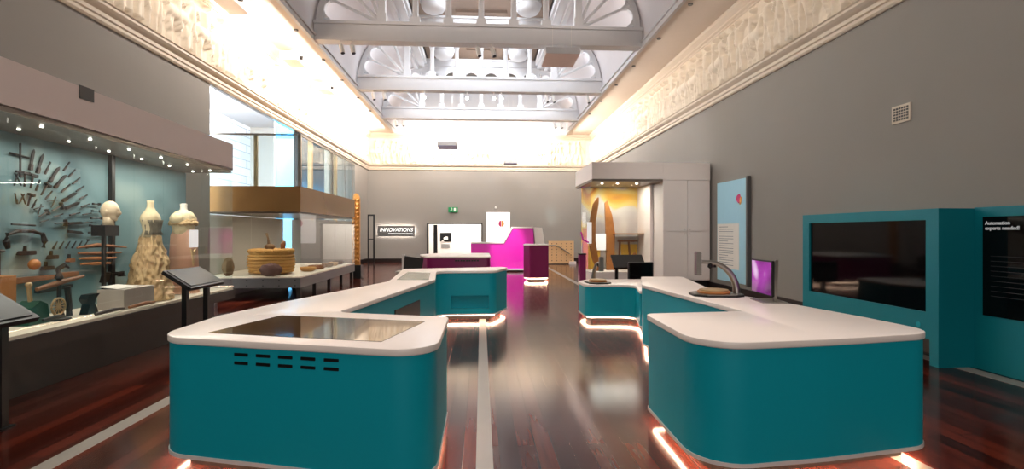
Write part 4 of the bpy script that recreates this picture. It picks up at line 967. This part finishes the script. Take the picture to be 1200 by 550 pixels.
MB().box(Q-.014, Q-.0122, 4.3, 4.9, .665, .675).build('orange_line', 'orange', t2)

# ------------------------------------------------------------------ things on the right counter
def microscope(name, label, loc, rz, sc=1):
    t = thing(name, label, 'microscope', loc, 'arched viewing microscopes', rz); t.scale = (sc, sc, sc)
    oc = rounded([(-.27, -.1), (-.16, -.2), (.14, -.2), (.25, -.12), (.25, .12), (.14, .2), (-.16, .2), (-.27, .1)], .03, 4)
    local(MB().prism(oc, .0, .018), 'base', 'black', t); local(MB().prism(offset(oc, .008), .018, .026), 'base_plate', 'steel', t)
    local(MB().lathe((-.03, 0, .026), [(.165, 0), (.17, .012), (.165, .024)], 40, sy=.95), 'turntable', 'wood2', t, smooth=True)
    local(MB().lathe((-.03, 0, .05), [(.15, 0), (.15, .014), (.14, .018)], 40, sy=.95), 'glass_plate', 'brass', t, smooth=True)
    ap = []; n = 16
    for i in range(n+1):
        a = PI*.5*i/n; ap.append((.21-.30*(1-math.cos(a))-.0, .0, .026+.33*math.sin(a)))
    rr = [.04-.018*i/n for i in range(n+1)]; ap.append((-.16, 0, .36)); rr.append(.02)
    local(MB().tube(ap, rr, 14), 'arm', 'steel', t, smooth=True)
    local(MB().tube([(-.07, 0, .345), (-.07, 0, .31), (-.06, 0, .295)], [.02, .028, .018], 12).tube([(-.02, 0, .34), (-.02, 0, .3)], .015, 10), 'lens', 'iron', t, smooth=True)
    pl = MB(); 
    for k in range(11): pl.box(-.225, -.17, -.04, .04, .22+k*.022, .235+k*.022)
    pl.box(-.215, -.18, -.035, .035, .215, .47)
    local(pl, 'ribbed_head', 'steel', t)
    return t
microscope('viewing_microscope', 'silver arched microscope with round wooden turntable on the right counter', (2.52, 5.35, ZT), math.radians(-6))
microscope('viewing_microscope', 'smaller looking grey microscope seen end on, on the low counter wing', (2.05, 8.95, .65), math.radians(96))
mo = thing('desk_monitor', 'thin silver monitor with magenta reflection painted on its screen, on the right counter', 'monitor', (2.83, 5.0, ZT), rz=math.radians(83))
local(MB().prism(rounded([(-.24, .05), (.24, .05), (.24, .4), (-.24, .4)], .012, 3), -.012, .012, ax='y'), 'casing', 'black', mo)
local(MB().box(-.225, .225, .0125, .016, .065, .385), 'screen', 'screenrefl', mo)
local(MB().prism([(-.2, .0), (-.225, .0), (-.262, .41), (-.238, .41)], -.04, -.012, ax='y'), 'upright', 'steel', mo)
local(MB().prism(rounded([(-.3, -.12), (.02, -.12), (.02, .12), (-.3, .12)], .02, 3), 0, .008), 'base', 'steel', mo)

# ------------------------------------------------------------------ ceiling fixtures
def hung_panel(label, x0, x1, y0, y1, z, m, wz):
    t = thing('ceiling_light_box', label, 'ceiling panel', ((x0+x1)/2, (y0+y1)/2, z))
    MB().box(x0, x1, y0, y1, z+.01, z+.17).build('box', 'truss', t); MB().box(x0+.01, x1-.01, y0+.01, y1-.01, z, z+.01).build('underside', m, t)
    w = MB()
    for x in (x0+.2, x1-.2): w.tube([(x, (y0+y1)/2-.36 if wz < 7.2 and z > 6 else (y0+y1)/2, z+.17), (x, (y0+y1)/2-.36 if wz < 7.2 and z > 6 else (y0+y1)/2, wz)], .006, 6)
    w.build('wires', 'trimw', t)
hung_panel('square white box panel hung under the nearest truss at right', 1.68, 2.58, 13.25, 14.35, 6.2, 'panelu', 7.0)
hung_panel('flat lilac panel hung before the back frieze at left', -1.86, -1.05, 21.7, 22.8, 5.2, 'panelb', 8.0)
hung_panel('small pale panel hung lowest in the middle of the hall', 1.12, 1.74, 24.5, 25.4, 4.85, 'panelb', 8.0)
def projector():
    t = thing('projector', '', 'projector')
    local(MB().prism(rounded([(-.25, -.35), (.25, -.35), (.25, .35), (-.25, .35)], .04, 3), 0, .24, bev=.01), 'housing', 'white', t)
    local(MB().tube([(.24, -.2, .1), (.34, -.2, .09)], .05, 14), 'lens', 'black', t)
    local(MB().box(-.05, .05, -.05, .05, .24, .36), 'mount', 'trimw', t); return t
p0 = projector()
for i, (y, l) in enumerate(((10.95, 'nearest'), (14.5, 'middle'), (17.4, 'farthest'))):
    o = p0 if i == 0 else copy_tree(p0); o.location = (-5.2, y, SZ-.36); tag(o, 'white box projector under the left soffit, %s of the three' % l, 'projector', 'projectors on the left soffit')
def spot():
    t = thing('spotlight', '', 'spotlight')
    local(MB().tube([(0, 0, 0), (0, 0, -.12)], .012, 8), 'stem', 'trimw', t)
    local(MB().lathe((0, 0, -.36), [(.055, 0), (.06, .02), (.06, .22), (.05, .25)], 18), 'housing', 'trimw', t, smooth=True)
    local(MB().lathe((0, 0, -.372), [(.05, 0), (.05, .012)], 16), 'lens', 'black', t); return t
s0 = spot(); fs_ = True
sp = [(-3.7, 13.7, 'white cylinder spotlight under the nearest truss, at its left end', 'spots left end truss one'), (-3.42, 13.7, 'white cylinder spotlight under the nearest truss, at its left end', 'spots left end truss one'),
      (-.13, 13.7, 'white cylinder spotlight under the middle of the nearest truss', 'spots mid truss one'), (.26, 13.7, 'white cylinder spotlight under the middle of the nearest truss', 'spots mid truss one'),
      (-3.85, 18.4, 'white cylinder spotlight under the left end of the middle truss', 'spots left end truss two'), (-3.47, 18.4, 'white cylinder spotlight under the left end of the middle truss', 'spots left end truss two'),
      (3.8, 18.4, 'single spotlight near the right end of the middle truss', None), (2.3, 18.4, 'small spotlight under the right half of the middle truss', 'spots right half truss two'), (2.55, 18.4, 'small spotlight under the right half of the middle truss', 'spots right half truss two'),
      (3.25, 22.9, 'small spotlight under the right end of the farthest truss', 'spots truss three right'), (3.55, 22.9, 'small spotlight under the right end of the farthest truss', 'spots truss three right'), (-3.8, 22.9, 'small spotlight under the left end of the farthest truss', 'spots truss three left'), (-3.5, 22.9, 'small spotlight under the left end of the farthest truss', 'spots truss three left')]
for x, y, l, g in sp:
    o = s0 if fs_ else copy_tree(s0); fs_ = False
    o.location = (x, y, SZ); o.rotation_euler = (math.radians(-12), math.radians(-14), 0); tag(o, l, 'spotlight', g)
for x, l in ((-2.0, 'far left of the four lit ones'), (-.5, 'second of the four lit ones'), (.45, 'third of the four lit ones'), (.72, 'right of the four lit ones')):
    t = thing('spotlight', 'glowing spotlight hanging from the middle truss, '+l, 'spotlight', (x, 18.2, SZ))
    MB().tube([(x, 18.35, SZ), (x, 18.25, SZ-.12)], .012, 8).build('stem', 'trimw', t)
    MB().tube([(x, 18.35, SZ-.2), (x, 18.12, SZ-.3)], .06, 14).build('housing', 'trimw', t, smooth=True)
    MB().tube([(x, 18.118, SZ-.301), (x, 18.11, SZ-.305)], .055, 14).build('lens', 'bulb', t)
for i, y in enumerate((8.5, 11.0, 13.0, 15.2, 17.2, 19.4, 21.5)):
    for s in (-1, 1):
        o = MB().lathe((0, 0, 0), [(.05, 0), (.055, .01), (.055, .03)], 14).build('soffit_downlight', 'plate', smooth=True); o.location = (s*(SE+.2), y, SZ-.03)
        tag(o, 'tiny round downlight in the row along the %s soffit edge' % ('left' if s < 0 else 'right'), 'downlight', '%s soffit downlights' % ('left' if s < 0 else 'right'))

# ------------------------------------------------------------------ lights
def area(name, loc, rot, sx, sy, e, col=(1, 1, 1), spread=None):
    l = bpy.data.lights.new(name, 'AREA'); l.shape = 'RECTANGLE'; l.size = sx; l.size_y = sy; l.energy = e; l.color = col
    if spread: l.spread = spread
    o = bpy.data.objects.new(name, l); C.objects.link(o); o.location = loc; o.rotation_euler = rot; return o
def spotl(name, loc, target, e, ang, col=(1, 1, 1), blend=.6, r=.05):
    l = bpy.data.lights.new(name, 'SPOT'); l.energy = e; l.spot_size = math.radians(ang); l.spot_blend = blend; l.color = col; l.shadow_soft_size = r
    o = bpy.data.objects.new(name, l); C.objects.link(o); o.location = loc
    o.rotation_euler = (Vector(target)-Vector(loc)).to_track_quat('-Z', 'Y').to_euler(); return o
WARM = (1, .92, .84); COOL = (.84, .91, 1)
def strip(name, x, y, z, L, e, s, tilt=10, col=WARM):
    return area(name, (x, y, z), (0, math.radians(90-tilt)*(1 if s < 0 else -1), 0), .12, L, e, col)
for y, L, e in ((9.6, 3.0, 30), (12.9, 3.2, 95), (16.3, 3.2, 150), (19.7, 3.2, 165), (23.2, 3.4, 170)):
    strip('washer_left', -SE-.02, y, SZ-.3, L, e, -1, 30)
for y, L, e in ((7.5, 3, 6), (10.6, 3, 9), (13.8, 3, 14), (17.0, 3, 30), (20.2, 3, 65), (23.6, 3.4, 120)):
    strip('washer_right', SE-.1, y, SZ-.38, L, e, 1, 34)
for x in (-2.2, 2.0):
    area('washer_back', (x, D-1.35, SZ-.2), (math.radians(62), 0, 0), 3.2, .12, 150, WARM)
for y, e in ((12, 8), (16, 11), (20, 13), (24, 13)):
    area('soffit_glow', (-W+.3, y, FT-.1), (0, math.radians(180), 0), .1, 3.6, e, WARM)
for x in (-3.6, -1.2, 1.4, 3.8):
    spotl('wall_spot', (x, 22.7, SZ-.4), (x*1.05, D, 2.2), 170, 80, (1, .97, .94), 1, .4)
for y, e, c in ((13.8, 30, (1, .9, .84)), (18.45, 62, COOL), (23.0, 100, COOL)):
    area('truss_fill', (0, y+.35, BT+.12), (PI, 0, 0), 8, .3, e, c)  # unseen area lights added at the beams to brighten trusses and cove
    area('truss_fill', (0, y-.9, SZ+.7), (math.radians(100), 0, 0), 7, .2, e*.35, c)
area('lantern_fill', (0, 4, 8.8), (0, 0, 0), 4.0, 9, 205, (1, .95, .9))  # general fill lights added in the lantern, no skylight behind them
area('lantern_fill', (0, 20.8, 10.0), (0, 0, 0), 1.8, 2.0, 200, COOL)
area('lantern_fill', (0, 16, 10.0), (0, 0, 0), 1.8, 2.0, 200, COOL)
area('rear_fill', (0, -5.8, 3.2), (math.radians(90), 0, 0), 7, 3, 180, (1, .95, .9))  # unseen fill added behind the camera to light the counter fronts
area('lobby_daylight', (-7.2, 14.5, 6.3), (0, math.radians(60), 0), 2, 12, 6500, (.93, .97, 1))
area('gallery_light', (-1, D+1.6, 3.15), (0, 0, 0), 4, 2, 260, (1, .98, .95))
for x, y, e in ((-1.2, 3.9, 420), (2.2, 3.9, 450), (-1.2, 6.8, 350), (2.7, 6.6, 370), (-.3, 9.5, 380), (2.4, 9.2, 300)):
    spotl('track_spot', (x*.7, y-.6 if y < 5 else y-1, 6.5), (x, y, .87), e, 34, (1, .88, .8), .7, .1)
spotl('cabinet_spot', (3.4, 8.2, 6.4), (4.6, 12.5, 1.7), 260, 44, (1, .95, .92), 1, .1)
# case interior strips
area('case_light', (-4.35, 6.9, 2.5), (0, 0, 0), .2, 3.2, 36, (1, .93, .82)); area('case_light', (-4.35, 3.5, 2.58), (0, 0, 0), .2, 3, 16, (1, .93, .82))
area('case_light', (-4.8, 13.5, 1.955), (0, 0, 0), .6, 3.5, 30, (1, .88, .72))
area('case_light', (3.55, 13.55, 2.78), (0, 0, 0), 1.3, .3, 26, (1, .95, .86))
spotl('art_spot', (3.27, 13.3, 2.6), (3.27, 13.92, 1.2), 20, 40, (1, .95, .85))
# magenta wash on the stepped wall, cyan wash on the back wall
spotl('magenta_wash', (.2, 17.6, 6.2), (1.1, 19.9, .7), 2300, 17, (1, .75, .95), .6, .1)
spotl('cyan_wash', (3.2, 23, 6.2), (3.62, D, 2.4), 420, 9, (.6, .95, 1), .9, .05)
spotl('sign_wash', (-4.0, 23, 6.2), (-4.2, D, 1.0), 60, 22, (.7, .9, 1), .9, .05)
spotl('gilt_wash', (-3.2, 15.5, 6.2), (-4.1, 17.3, 1.6), 160, 24, WARM, .6, .05)

w = bpy.data.worlds.new('World'); bpy.context.scene.world = w; w.use_nodes = True
w.node_tree.nodes['Background'].inputs[0].default_value = (.6, .65, .7, 1); w.node_tree.nodes['Background'].inputs[1].default_value = .3

# ------------------------------------------------------------------ camera
cam = bpy.data.cameras.new('camera'); co = bpy.data.objects.new('camera', cam); C.objects.link(co)
cam.sensor_width = 36; cam.lens = 18.0; cam.shift_y = -.0025; cam.clip_start = .05; cam.clip_end = 100
co.location = (0, 0, 1.55); co.rotation_euler = (PI/2, 0, -math.atan(36/600))
sc = bpy.context.scene; sc.camera = co
sc.view_settings.view_transform = 'Standard'; sc.view_settings.look = 'None'; sc.view_settings.gamma = 1; sc.view_settings.exposure = .35
sc.view_settings.use_curve_mapping = False
sc.cycles.use_denoising = True; sc.cycles.max_bounces = 8; sc.cycles.transparent_max_bounces = 16; sc.cycles.sample_clamp_indirect = 6
